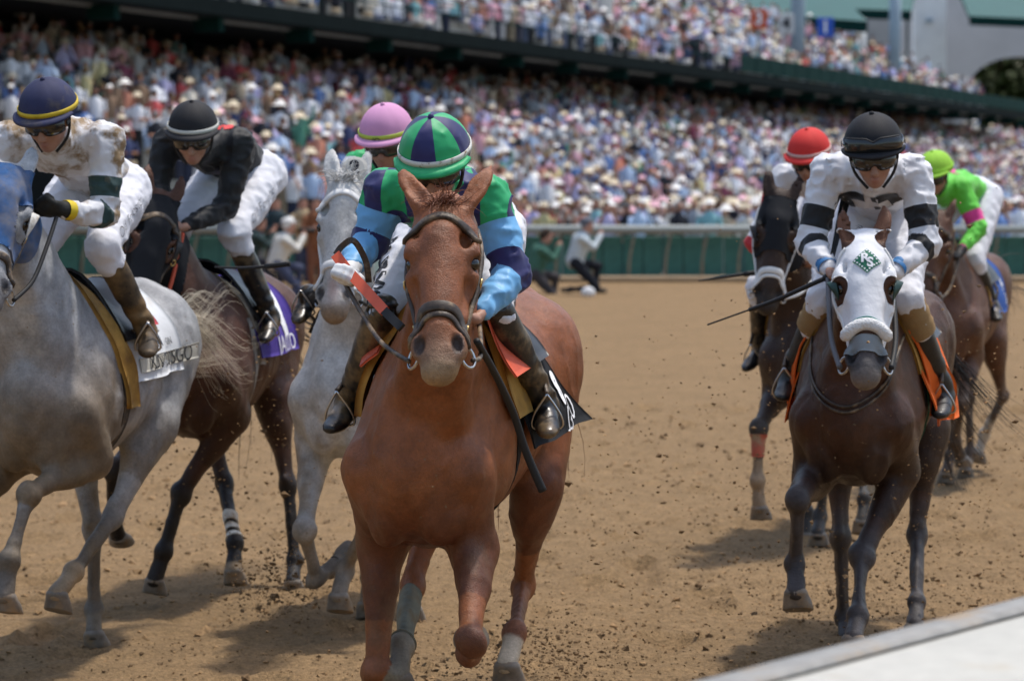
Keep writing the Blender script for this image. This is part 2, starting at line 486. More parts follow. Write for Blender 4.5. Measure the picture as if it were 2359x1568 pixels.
# ------------------------------------------------------------------ the horse
class Horse: pass
def horse_body(P, hres, ears=1.0, ear_out=0.0):
    """P: pose dict in the horse's own frame (x forward, y left, z up, metres)"""
    H = Horse(); B = Body(); H.P = P
    T = [(-1.09, 1.29, .11, .15), (-.97, 1.32, .20, .225), (-.76, 1.315, .262, .27), (-.50, 1.27, .272, .275), (-.22, 1.225, .296, .335), (.05, 1.20, .248, .372), (.24, 1.165, .205, .335), (.38, 1.14, .160, .25), (.46, 1.13, .10, .16)]
    B.sweep([(x, 0, z) for x, z, w, h in T], [(w, h) for x, z, w, h in T], k=.02, n=5)
    B.cap((-.28, 0, 1.50), (.06, 0, 1.515), .07, .085, k=.10)               # withers
    B.cap((-.95, 0, 1.47), (-.55, 0, 1.50), .09, .08, k=.10)                # croup
    for s in (1, -1):
        B.ell((-.80, s * .16, 1.36), (.17, .12, .16), k=.09)                # quarters
        B.cap((-.03, s * .10, 1.43), (.33, s * .140, 1.13), .085, .112, k=.07, sq=((0, 1, 0), .85))
        B.ell((.10, s * .185, 1.13), (.19, .080, .17), k=.03)               # triceps
        B.ell((.405, s * .082, 1.03), (.10, .090, .15), k=.014)              # pectorals
        B.ell((.36, s * .135, 1.15), (.095, .092, .10), k=.035)                # point of shoulder
    for s in (1, -1):
        B.cap((.50, s * .168, 1.16), (.48, s * .112, .90), .006, .006, k=.05, op='s')
        B.cap((.46, s * .125, 1.36), (.49, s * .20, 1.16), .006, .006, k=.06, op='s')
        B.cap((.27, s * .268, 1.38), (.25, s * .276, 1.06), .006, .006, k=.05, op='s')
        B.cap((-.10, s * .285, 1.36), (-.03, s * .28, 1.02), .006, .006, k=.06, op='s')
        B.cap((-.46, s * .285, 1.28), (-.52, s * .275, 1.04), .006, .008, k=.06, op='s')
    # head frame
    O = np.array(P['poll']); f = nrm(np.array(P['nose']) - O); psi = math.radians(P.get('hyaw', 0))
    g = V3(math.cos(psi), math.sin(psi), 0); u = nrm(g - f * (f @ g)); sd = np.cross(u, f)
    HW = P.get('hw', 1.08); AL = 1.0
    hp = lambda a, b, c: O + f * a * AL + u * b + sd * c * HW
    H.hp = hp; H.O, H.f, H.u, H.sd = O, f, u, sd
    H.hc = lambda Q: np.stack([(Q - O) @ f / AL, (Q - O) @ u, (Q - O) @ sd / HW], 1)
    # neck
    e = hp(.06, -.10, 0); b0 = V3(.02, 0, 1.27); d = e - b0
    B.sweep([b0, b0 + d * .30 + V3(.045, 0, .0), b0 + d * .62 + V3(.02, 0, .012), e], [(.195, .29), (.158, .245), (.110, .175), (.08, .118)], side=nrm(V3(0, 1, 0) * .6 + sd * .4), k=.08, n=5)
    for s in (1, -1):
        a0 = b0 + d * .30 + V3(.20, s * .07, -.13); B.cap(a0, hp(.16, -.17, s * .05), .065, .035, k=.06)    # brachiocephalic
    # skull, built along the face axis
    S = [(.00, -.075, .070, .075), (.07, -.085, .090, .10), (.16, -.095, .102, .118), (.25, -.10, .096, .118), (.34, -.088, .074, .098), (.42, -.073, .060, .078), (.49, -.066, .056, .066), (.55, -.066, .058, .060), (.585, -.07, .050, .050)]
    B.sweep([hp(a, b, 0) for a, b, w, h in S], [(w * HW, h) for a, b, w, h in S], side=sd, k=.05, n=3)
    B.cap(hp(.13, -.005, 0), hp(.45, -.030, 0), .040, .026, k=.05)          # nasal bone
    for s in (1, -1):
        B.ell(hp(.168, -.028, s * .084), (.044, .028, .026), (f, u, sd), k=.03)     # brow
        B.ell(hp(.20, -.165, s * .05), (.105, .085, .036), (f, u, sd), k=.03)       # cheek
        B.cap(hp(.24, -.060, s * .090), hp(.39, -.068, s * .060), .015, .010, k=.03)   # facial crest
        B.ell(hp(.208, -.046, s * .103), (.032, .026, .020), (f, u, sd), k=.016, op='s')    # socket
        B.ell(hp(.184, -.038, s * .096), (.012, .026, .016), (f, u, sd), k=.012)         # upper lid
        B.ell(hp(.145, -.020, s * .062), (.030, .018, .022), (f, u, sd), k=.025, op='s')    # hollow over the eye
        B.ell(hp(.512, -.045, s * .049), (.046, .036, .034), (f, u, sd), k=.020)         # nostril wing
        nx = nrm(f * .9 + sd * s * .28); ny = nrm(u - nx * (u @ nx))
        B.ell(hp(.520, -.010, s * .054), (.036, .030, .020), (nx, ny, np.cross(nx, ny)), k=.010, op='s')
        B.ell(hp(.33, -.040, s * .080), (.06, .032, .021), (f, u, sd), k=.03, op='s')      # hollow above the crest
    B.ell(hp(.585, -.062, 0), (.034, .040, .050), (f, u, sd), k=.025)       # upper lip
    B.ell(hp(.575, -.118, 0), (.036, .032, .040), (f, u, sd), k=.012)       # lower lip
    for s in (1, -1): B.cap(hp(.612, -.092, 0), hp(.575, -.100, s * .055), .007, .006, k=.008, op='s')
    for s in (1, -1):
        o = ear_out
        q = [hp(.025, -.045, s * .050), hp(-.03, -.030, s * (.062 + .2 * o)), hp(-.085 * ears, -.028, s * (.072 + .5 * o)), hp(-.13 * ears, -.034, s * (.076 + .75 * o)), hp(-.165 * ears, -.045, s * (.074 + .9 * o))]
        B.sweep(q, [(.026, .026), (.034, .026), (.034, .020), (.022, .013), (.004, .004)], side=sd, k=.02, n=4)
        q2 = [x + u * .022 for x in (q[1] * .55 + q[0] * .45, q[1], q[2], q[3])]
        B.sweep(q2, [(.012, .012), (.023, .016), (.022, .014), (.006, .006)], side=sd, k=.008, n=4, op='s')
    # legs
    H.legs = {}
    for key, s, fore in (('lf', 1, 1), ('rf', -1, 1), ('lh', 1, 0), ('rh', -1, 0)):
        J = [np.array(j) for j in P[key]]; H.legs[key] = J
        E, K, Ft, Pt = J; lat = V3(0, 1, 0)
        dn = lambda A_, B_: nrm(B_ - A_)
        ld = dn(E, K); lat = nrm(lat - ld * (lat @ ld)); fr = np.cross(lat, ld)       # fr: front of the leg
        if fr[0] < 0 and fore: pass
        if fore:
            Sh = V3(.34, s * .142, 1.11)
            B.cap(Sh, E, .105, .082, k=.06)
            B.sweep([E, lerp(E, K, .28) + fr * .0, lerp(E, K, .62), lerp(E, K, .92), K], [(.066, .092), (.060, .080), (.042, .050), (.037, .040), (.040, .043)], side=lat, k=.045)
            B.ell(lerp(E, K, .22) + fr * .02 + lat * s * .015, (.16, .045, .046), (ld, fr, lat), k=.04)
            cd = dn(K, Ft)
            cl = nrm(lat - cd * (lat @ cd)); cf = np.cross(cl, cd)
            B.ell(K, (.058, .050, .054), (nrm(ld + cd), nrm(fr + cf), cl), k=.014)
            for b_ in (1, -1): B.ell(K + nrm(fr + cf) * .036 + cl * b_ * .022, (.034, .016, .018), (nrm(ld + cd), nrm(fr + cf), cl), k=.010)
            B.ell(K - fr * .03, (.03, .025, .03), (nrm(ld + cd), nrm(fr + cf), cl), k=.02)
            B.sweep([K, lerp(K, Ft, .25), lerp(K, Ft, .75), Ft], [(.040, .042), (.030, .031), (.028, .030), (.036, .037)], side=cl, k=.014)
            B.cap(lerp(K, Ft, .1) - cf * .030, Ft - cf * .026, .012, .014, k=.010)
        else:
            Hp = V3(-.82, s * .13, 1.25)
            B.cap(Hp, E, .195, .125, k=.09, sq=((0, 1, 0), .78))
            B.cap((-1.0, s * .11, 1.30), lerp(E, K, .35) - fr * .05, .125, .062, k=.09, sq=((0, 1, 0), .85))
            B.sweep([E, lerp(E, K, .30), lerp(E, K, .65), lerp(E, K, .92), K], [(.082, .115), (.070, .092), (.045, .060), (.034, .048), (.036, .050)], side=lat, k=.05)
            cd = dn(K, Ft); cl = nrm(lat - cd * (lat @ cd)); cf = np.cross(cl, cd)
            bk = -nrm(fr + cf)
            B.ell(K, (.064, .052, .046), (nrm(ld + cd), bk, cl), k=.02)
            B.cap(K, K + bk * .052 - nrm(ld + cd) * .03, .026, .022, k=.02)
            B.cap(K + bk * .05 - nrm(ld + cd) * .03, lerp(E, K, .6) - fr * .045, .016, .014, k=.02)       # tendon to the hock
            B.sweep([K, lerp(K, Ft, .22), lerp(K, Ft, .78), Ft], [(.038, .046), (.030, .034), (.028, .031), (.036, .039)], side=cl, k=.014)
            B.cap(lerp(K, Ft, .12) - cf * .033, Ft - cf * .028, .012, .014, k=.010)
        pd = dn(Ft, Pt); pl = nrm(lat - pd * (lat @ pd)); pf = np.cross(pl, pd)
        B.ell(Ft - cf * .006, (.044, .047, .043), (nrm(cd + pd), nrm(cf + pf), pl), k=.02)
        B.cap(Ft, Pt, .031, .038, k=.016)
        B.ell(Ft - cf * .036, (.022, .014, .018), (cd, cf, pl), k=.015)
    sd_ = P.get('seed', 1)
    def disp(Q):
        rib = np.sin(Q[:, 0] * 68 + Q[:, 2] * 8) * sstep(Q[:, 0], -.50, -.42) * (1 - sstep(Q[:, 0], -.12, -.02)) * sstep(np.abs(Q[:, 1]), .14, .2) * .0022
        vein = (1 - np.abs(vnoise(Q * np.array([1, 1, .6]), 13, sd_ + 6))) ** 6
        tr = sstep(Q[:, 2], .75, .95)
        mus = (1 - np.abs(vnoise(Q * np.array([.8, 1, .45]), 6.5, sd_ + 11))) ** 4
        return .005 * vnoise(Q * np.array([1, 1, .6]), 8, sd_) + .0022 * vnoise(Q, 21, sd_ + 3) - .0038 * vein + (rib + .007 * mus) * tr
    Vv, Fc = B.mesh(hres, disp)
    Vv = relax(Vv, Fc, 2)
    H.V, H.F = Vv, Fc; H.bvh = bvh_of(Vv, Fc)
    # region coordinates: chain position down each leg, head position
    ch = np.zeros(len(Vv)); dm = np.full(len(Vv), 9.0); H.leg_id = np.full(len(Vv), -1)
    for li, (key, J) in enumerate(H.legs.items()):
        for i in range(3):
            A, Bq = J[i], J[i + 1]; ba = Bq - A; t = np.clip(((Vv - A) @ ba) / (ba @ ba), 0, 1 if i < 2 else 2)
            dd = np.linalg.norm(Vv - A - t[:, None] * ba, axis=1)
            m = (dd < dm) & (dd < .13); ch[m] = i + t[m]; dm[m] = dd[m]; H.leg_id[m] = li
    H.chain = ch; H.headc = H.hc(Vv)
    a, b, c = H.headc.T
    H.is_head = (a > -.2) & (a < .72) & (np.abs(c) < .16) & (b < .12) & (b > -.30) & (Vv[:, 0] > .3)
    return H

def hoof_mesh(Ft, Pt, lat):
    d = nrm(Pt - Ft); d = nrm(V3(d[0] * .25, d[1] * .5, -1)) if d[0] > 0 else nrm(d + V3(0, 0, -.35)); l = nrm(lat - d * (lat @ d)); fr = np.cross(l, d)
    mb = MB(); v = []; n = 16
    rings = [(-.012, .040), (.0, .049), (.012, .052), (.045, .059), (.080, .066), (.085, .063), (.082, .02)]
    for h_, r in rings:
        for j in range(n):
            q = 2 * math.pi * j / n; x = math.cos(q); y = math.sin(q)
            back = 1 if x > 0 else .82
            sl = .35 * max(h_, 0) + (0.012 if h_ > .02 else 0)
            v.append(Pt + d * (h_ - (.02 * (1 - x) * .5 if h_ > .03 else 0)) + fr * (r * x * back + sl) + l * r * y * .95)
    f = [(i * n + j, i * n + (j + 1) % n, (i + 1) * n + (j + 1) % n, (i + 1) * n + j) for i in range(len(rings) - 1) for j in range(n)]
    f.append(tuple((len(rings) - 1) * n + j for j in range(n)))
    mb.add(v, f); return mb
def strands(roots, dirs, length, n, r0, spread, grav, seed, seg=7, wave=.02, sides=4):
    """bundle of tapered hair locks"""
    rg = np.random.default_rng(seed); mb = MB()
    for i in range(n):
        k = rg.integers(len(roots)); p = np.array(roots[k], float) + rg.normal(0, .006, 3)
        d = nrm(np.array(dirs[k], float) + rg.normal(0, spread, 3)); L = length * rg.uniform(.55, 1.1); pts = [p]
        ph = rg.uniform(0, 6, 3); cur = rg.normal(0, wave, 3)
        for s in range(1, seg + 1):
            t = s / seg
            d = nrm(d + np.array([0, 0, -grav / seg]) + cur * np.sin(ph + t * 5))
            p = p + d * L / seg; pts.append(p)
        r = r0 * rg.uniform(.6, 1.3) * np.linspace(1, .15, seg + 1); mb.tube(pts, r, sides, cap=False)
    return mb

def locks(curves, per, r0, spread, seed, sides=3):
    """hair falling in locks: every hair follows one of the guide curves, fanning out towards the tip"""
    rg = np.random.default_rng(seed); mb = MB()
    for cv in curves:
        C = spline(cv, 5); n = len(C); t = np.linspace(0, 1, n)
        for _ in range(per):
            o = rg.normal(0, 1, 3) * spread; ph = rg.uniform(0, 6.3, 3); fr = rg.uniform(3, 8); e = rg.uniform(.6, 1.0); k = max(4, int(n * e))
            pts = C + (t[:, None] ** .8) * o + .012 * np.sin(fr * t[:, None] + ph) * t[:, None] + rg.normal(0, .006, 3)
            mb.tube(pts[:k], r0 * rg.uniform(.6, 1.3) * np.linspace(1, .25, k), sides, cap=False)
    return mb
M = {}
def base_mats():
    M['leather'] = mat('dark_leather', (.045, .030, .020), .5, .45, noise=(40, .4), bump=(120, .4, .003), mud=((.22, .15, .085), 14, .50, .14))
    M['leather_clean'] = mat('black_leather', (.016, .015, .015), .42, .5, noise=(30, .3), bump=(90, .25, .002))
    M['brass'] = mat('brass', (.75, .52, .20), .28, .5, metal=1)
    M['steel'] = mat('steel', (.55, .55, .56), .3, .5, metal=1)
    M['eye'] = mat('horse_eye', (.012, .008, .006), .06, .8)
    M['hoof'] = mat('hoof_horn', (.20, .17, .14), .55, .4, noise=(22, .35), mud=((.30, .20, .11), 12, .5, .2))
    M['white_strap'] = mat('white_nylon', (.72, .71, .69), .6, .3, mud=((.35, .24, .13), 14, .62, .12))
    M['ochre_pad'] = mat('ochre_foam_pad', (.38, .21, .05), .75, .2, noise=(14, .25), bump=(60, .3, .003), mud=((.22, .13, .06), 9, .55, .2))
    M['black_cloth'] = mat('black_cloth', (.014, .015, .017), .85, .2, bump=((6, .5, .02), (160, .3, .002)), mud=((.12, .085, .05), 10, .62, .15))
    M['white_print'] = mat('white_print', (.85, .85, .86), .7, .2)
    M['black_print'] = mat('black_print', (.02, .022, .03), .7, .2)
    M['red_rubber'] = mat('red_rubber', (.62, .10, .045), .55, .35, noise=(10, .15), bump=(40, .3, .002))
    M['fleece'] = mat('white_fleece', (.80, .79, .77), .95, .1, bump=((90, 1.0, .01), (30, .8, .015)), mud=((.5, .40, .28), 10, .62, .2))
    M['rubber'] = mat('black_rubber', (.02, .02, .021), .6, .3)

def coat_mat(name, rough, mud_rgb, mud_sc, mud_th, mud_w, nz=((4, .22), (16, .14), (90, .16)), spec=.3):
    return mat(name, rough=rough, spec=spec, attr=True, noise=nz, bump=((-6, .30, .018), (14, .25, .02), (60, .28, .006), (240, .8, .003)), mud=((mud_rgb, mud_sc, mud_th, mud_w), ((.20, .13, .07), 34, .66, .06)))

def make_horse(P, label, coat, hres, cm, group='race horses galloping along the dirt track', **kw):
    root = empty('horse', (P['X'], P['Y'], P['Z']), (0, math.radians(P['pitch']), math.atan2(-math.cos(math.radians(P['yaw'])), -math.sin(math.radians(P['yaw'])))), P['sc'])
    tag(root, label, 'horse', group)
    H = horse_body(P, hres, kw.get('ears', 1.0), kw.get('ear_out', 0)); H.root = root; H.cm = cm
    Vv = H.V; nz = fnoise(Vv, 4, 5); nz2 = fnoise(Vv, 11, 9)
    C = np.tile(np.array(coat['base'], float), (len(Vv), 1))
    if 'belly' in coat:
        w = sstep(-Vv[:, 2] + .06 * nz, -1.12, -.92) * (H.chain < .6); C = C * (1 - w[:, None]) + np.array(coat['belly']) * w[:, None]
    if 'dapple' in coat:
        w = np.clip(.5 + 1.5 * nz2, 0, 1) * coat.get('dapple_w', .6); C = C * (1 - w[:, None]) + np.array(coat['dapple']) * w[:, None]
    lw = sstep(H.chain + .12 * nz, *coat.get('leg_at', (.75, 1.35)))[:, None]; C = C * (1 - lw) + np.array(coat['leg']) * lw
    if 'sock' in coat:
        for key, c0, rgb in coat['sock']:
            li = list(H.legs).index(key); w = (sstep(H.chain + .05 * nz, c0, c0 + .08) * (H.leg_id == li))[:, None]; C = C * (1 - w) + np.array(rgb) * w
    a, b, c = H.headc.T
    mw = (sstep(a + .02 * nz2, *coat.get('muz_at', (.42, .56))) * H.is_head)[:, None]; C = C * (1 - mw) + np.array(coat['muzzle']) * mw
    if 'lip' in coat:
        w = (sstep(a, .56, .60) * H.is_head)[:, None]; C = C * (1 - w) + np.array(coat['lip']) * w
    # nostril lining and eye rims are dark skin
    for s in (1, -1):
        dq = np.linalg.norm((H.headc - np.array([.520, -.018, s * .054])) / np.array([.034, .030, .019]), axis=1)
        w = (1 - sstep(dq, .85, 1.12))[:, None] * .92; C = C * (1 - w) + np.array(coat.get('skin', (.02, .014, .012))) * w
        dq = np.linalg.norm((H.headc - np.array([.206, -.05, s * .095])) / np.array([.034, .03, .03]), axis=1)
        w = (1 - sstep(dq, .7, 1.15))[:, None] * .75; C = C * (1 - w) + np.array(coat.get('eyeskin', (.03, .02, .016))) * w
    if 'extra' in coat: C = coat['extra'](H, C, nz, nz2)
    H.body = mk('body', Vv, H.F, cm, root, col=C)
    for s in (1, -1):
        mb = MB(); n = 12
        ctr = H.hp(.208, -.050, s * .085)
        mb.lathe([(.0225 * math.sin(t), -.0225 * math.cos(t)) for t in np.linspace(.05, math.pi - .05, 9)], n, ctr); mb.build('eye', M['eye'], root, True)
    for key, J in H.legs.items():
        hoof_mesh(J[2], J[3], V3(0, 1, 0)).build('hoof', M['hoof'], root, True)
    return H

def add_tail(H, material, n=150, length=.85, d0=(-.8, 0, .25), grav=1.2, seed=3, spread=.22, r0=.006):
    roots = [(-1.10 + .03 * i, .0, 1.38 - .025 * i) for i in range(4)]
    strands(roots, [d0] * 4, length, n, r0, spread, grav, seed, seg=9, wave=.12).build('tail', material, H.root, True)
def add_mane(H, material, n=160, side=-1, length=.16, seed=5, wind=(-.5, 0, .3), r0=.004):
    r = []; d = []
    b0 = V3(.02, 0, 1.27); e = H.hp(.02, -.10, 0)
    for i in range(26):
        t = .12 + .88 * i / 25; p = b0 * (1 - t) + e * t
        dr = nrm(np.cross(e - b0, V3(0, 1, 0))); dr = dr if dr[2] > 0 else -dr
        hit = H.bvh.ray_cast(Vector(p + dr * .5), Vector(-dr))
        if hit[0] is None: continue
        r.append(np.array(hit[0]) - dr * .01); d.append(nrm(dr * .6 + np.array(wind) + V3(0, side * .5, 0)))
    strands(r, d, length, n, r0, .25, 1.6, seed, seg=5, wave=.1).build('mane', material, H.root, True)
def add_forelock(H, material, n=45, length=.13, seed=8, d=None, r0=.0014):
    r = [H.hp(.015, .0, c) for c in (-.03, -.015, 0, .015, .03)]
    d = d if d is not None else nrm(-H.f * .4 + H.u * .5)
    strands(r, [d] * 5, length, n, r0, .45, 1.4, seed, seg=6, wave=.15).build('forelock', material, H.root, True)
def head_hood(H, name, material, keep, th=.005):
    """fabric fitted over the head: the head surface inside keep(headcoords) > 0, lifted and thickened"""
    m = H.is_head | ((H.headc[:, 0] > -.12) & (H.headc[:, 0] < .6) & (np.abs(H.headc[:, 2]) < .2) & (H.V[:, 0] > .25))
    f = H.F[m[H.F].all(1)]; Vv, Fc = compact(H.V, f)
    for g in keep: Vv, Fc = clip(Vv, Fc, lambda q, g=g: g(*H.hc(q).T))
    Vv, Fc = shell(Vv, Fc, th, .002)
    return mk(name, Vv, Fc, material, H.root)
def leg_band(H, key, c0, c1, name, material, th=.006):
    li = list(H.legs).index(key); J = H.legs[key]; i = int(c0); A, Bq = J[i], J[i + 1]; ba = Bq - A
    m = (H.leg_id == li) & (H.chain > c0 - .25) & (H.chain < c1 + .25); f = H.F[m[H.F].all(1)]
    if not len(f): return None
    Vv, Fc = compact(H.V, f)
    g = lambda q: ((q - A) @ ba) / (ba @ ba) + i
    Vv, Fc = clip(Vv, Fc, lambda q: g(q) - c0); Vv, Fc = clip(Vv, Fc, lambda q: c1 - g(q))
    Vv, Fc = shell(Vv, Fc, th)
    return mk(name, Vv, Fc, material, H.root)

def bridle(H, leather, nose=True, cheek=True, fig8=False, fleece=False, nose_mat=None, brow=True, buckles=True):
    hp = H.hp; root = H.root; br = empty('bridle'); br.parent = root
    def ring(a, rb, rc, bc, lo=-2.6, hi=2.6, n=13):
        return [hp(a + .0, bc + rb * math.cos(t), rc * math.sin(t)) for t in np.linspace(lo, hi, n)]
    def one(name, pts, w, th=.007, m=leather, n=5):
        mb = MB(); r = strap(mb, H.bvh, pts, w, th, n); mb.build(name, m, br, True); return r
    if brow: one('browband', [hp(.085 + .035 * abs(math.sin(t)), .06 * math.cos(t) - .05, .14 * math.sin(t)) for t in np.linspace(-1.35, 1.35, 9)], .030, .011)
    for s in (1, -1):
        if cheek:
            one('cheekpiece', [hp(.03, -.13, s * .09), hp(.12, -.11, s * .12), hp(.22, -.105, s * .12), hp(.33, -.10, s * .10), hp(.43, -.10, s * .08), hp(.50, -.098, s * .07)], .027, .010)
        if buckles:
            for a in (.25, .44):
                mb = MB(); p = H.bvh.find_nearest(Vector(hp(a, -.10, s * .12))); mb.torus(np.array(p[0]) + np.array(p[1]) * .010, .014, .0035, p[1], 10, 5); mb.build('buckle', M['brass'], br, True)
        mb = MB(); c = hp(.515, -.10, s * .076); mb.torus(c, .034, .005, sd_ax(H, s), 16, 6); mb.build('bit_ring', M['steel'], br, True)
    if nose:
        nm = nose_mat or leather
        one('noseband', [hp(.40 + .06 * abs(math.sin(t)) ** 2, .05 * math.cos(t) - .05, .12 * math.sin(t)) for t in np.linspace(-2.4, 2.4, 13)], .033, .010, nm)
        if fig8: one('flash_strap', [hp(.43 + .075 * abs(math.sin(t)) ** 2, .05 * math.cos(t) - .05, .11 * math.sin(t)) for t in np.linspace(-2.3, 2.3, 13)], .018, .007, nm)
    if fleece:
        mb = MB(); pts = [hp(.40 + .035 * abs(math.sin(t)) ** 2, .055 * math.cos(t) - .035, .076 * math.sin(t)) for t in np.linspace(-1.6, 1.6, 17)]
        mb.tube(pts, [.012] + [.020] + [.025] * 13 + [.020] + [.012], 14); o = mb.build('fleece_noseband', M['fleece'], br, True)
    return br
def sd_ax(H, s): return nrm(H.sd * s * .8 + H.u * .55)

def saddle_set(H, cloth, x0=-.55, x1=.02, amax=1.75, pad=True, pad_mat=None, girth=None, name='saddle_cloth', flare=.05, under=None, pad_w=.10, pad_a=1.55, side=None, taper=0.0, pad_x=0.0, pad_off=.012, fwd=0.0):
    """saddle, pad edge, number cloth and girth laid on the trunk; returns the cloth BVH for lettering"""
    root = H.root
    lo, hi = (-amax, amax) if side is None else side
    def fx(u, v):
        a = lo + (hi - lo) * v; e = flare * max(0, abs(a) / amax - .55) ** 1.5 * (1.0 - .5 * u) * 2
        e += .006 * math.sin(9 * u + 3 * a) * max(0, abs(a) - .6)
        tp = min(1, abs(a) / amax); xa = x0 + taper * (1 - tp) ** .8; xb = x1 + fwd * tp
        return xa + (xb - xa) * u, a, e
    Vv, Fc = drape(H.bvh, fx, 22, 48, .008)
    bv = bvh_of(Vv, Fc)
    V2, F2 = shell(Vv, Fc[:, ::-1], .006); mk(name, V2, F2, cloth, root)
    if pad:
        def fp(u, v):
            a = -pad_a + 2 * pad_a * v; return x1 + pad_x + pad_w * u - .16 * max(0, abs(a) - .35) * .45, a, 0
        Vv, Fc = drape(H.bvh, fp, 6, 40, pad_off); V2, F2 = shell(Vv, Fc[:, ::-1], .026); mk('saddle_pad', V2, F2, pad_mat or M['ochre_pad'], root)
    def fs(u, v):
        a = -1.0 + 2 * v; return -.36 + .36 * u, a, .022 + .05 * abs(2 * u - 1) ** 3 * max(0, 1 - abs(a) * 2)
    Vv, Fc = drape(H.bvh, fs, 14, 20, .012); V2, F2 = shell(Vv, Fc[:, ::-1], .015); mk('saddle', V2, F2, M['leather_clean'], root)
    def fg(u, v): return -.06 + .09 * u + .02 * math.cos(3 * v), .9 + (2 * math.pi - 1.8) * v, 0
    Vv, Fc = drape(H.bvh, fg, 4, 40, .006); V2, F2 = shell(Vv, Fc[:, ::-1], .007); mk('girth', V2, F2, girth or M['black_cloth'], root)
    return bv
def rein(H, s, hand, material, r=.0065, sag=.05, mid=None):
    a = H.hp(.52, -.11, s * .09); pts = [a, lerp(a, hand, .35) + V3(0, s * .015, -sag), lerp(a, hand, .7) + V3(0, s * .01, -sag * .6), np.array(hand)]
    if mid is not None: pts = [a] + [np.array(q) for q in mid] + [np.array(hand)]
    mb = MB(); mb.tube(spline(pts, 8), r, 7); mb.build('rein', material, H.root, True)

def print_drape(H, bvh, s, size, x0, ang0, side, material, name='lettering', rot=0.0, bold=0.0, shear=0, lift=.006, rad=.33, zc=1.22):
    """lettering on the trunk covering, read from the given side of the horse"""
    Vv, Fc = text_mesh(s, size, shear, bold); c, n = math.cos(rot), math.sin(rot); out = []
    for p in Vv:
        tx, ty = p[0] * c - p[1] * n, p[0] * n + p[1] * c
        a = side * (ang0 - ty / rad); d = Vector((0, math.sin(a), math.cos(a))); o = Vector((x0 - side * tx, 0, zc)) + d * 1.0
        h = bvh.ray_cast(o, -d)
        if h[0] is None: h = H.bvh.ray_cast(o, -d)
        out.append(np.array(h[0]) + np.array(d) * lift if h[0] is not None else np.array(o))
    return mk(name, np.array(out), Fc, material, H.root, smooth=False)
# ------------------------------------------------------------------ jockeys
DEF = dict(head=(.42, 0, 2.16), pelvis=(-.34, 0, 1.80), sl=(.20, .17, 1.98), sr=(.20, -.17, 1.98), el=(.26, .28, 1.76), er=(.26, -.28, 1.76),
           wl=(.46, .12, 1.68), wr=(.46, -.12, 1.68), kl=(.10, .29, 1.50), kr=(.10, -.29, 1.50), al=(-.14, .33, 1.13), ar=(-.14, -.33, 1.13), tl=(.02, .37, 1.05), tr=(.02, -.37, 1.05))
def hand_prims(B, w, e, k=.008, grip=(1, 0, 0), thumb_up=True, side=1, op_r=1.0):
    """closed hand at wrist w coming from elbow e, fingers curled round an axis 'grip'"""
    d = nrm(w - e); g = nrm(np.array(grip, float) - d * (np.array(grip, float) @ d)); n = np.cross(d, g) * side
    pc = w + d * .048
    B.ell(pc, (.046, .038, .019), (d, g, n), k=.015)
    for i, (off, L) in enumerate(((-.030, .9), (-.010, 1.05), (.010, 1.0), (.029, .82))):
        a = w + d * .085 * (.97 + .03 * L) + g * off
        b = a + d * .018 * L + n * .026 * L; c = b - d * .022 * L + n * .016 * L; q = c - d * .022 * L - n * .012
        B.cap(a - d * .01, b, .0095 * op_r, .0090 * op_r, k=k); B.cap(b, c, .0090 * op_r, .0085 * op_r, k=k); B.cap(c, q, .0085 * op_r, .0075 * op_r, k=k)
    t0 = w + d * .03 - g * .034 + n * .006; t1 = t0 + d * .034 - g * .016 + n * .014; t2 = t1 + d * .028 + g * .010 + n * .012
    B.cap(t0, t1, .0125 * op_r, .0105 * op_r, k=.012); B.cap(t1, t2, .0105 * op_r, .0085 * op_r, k=k)
    return pc + n * .03
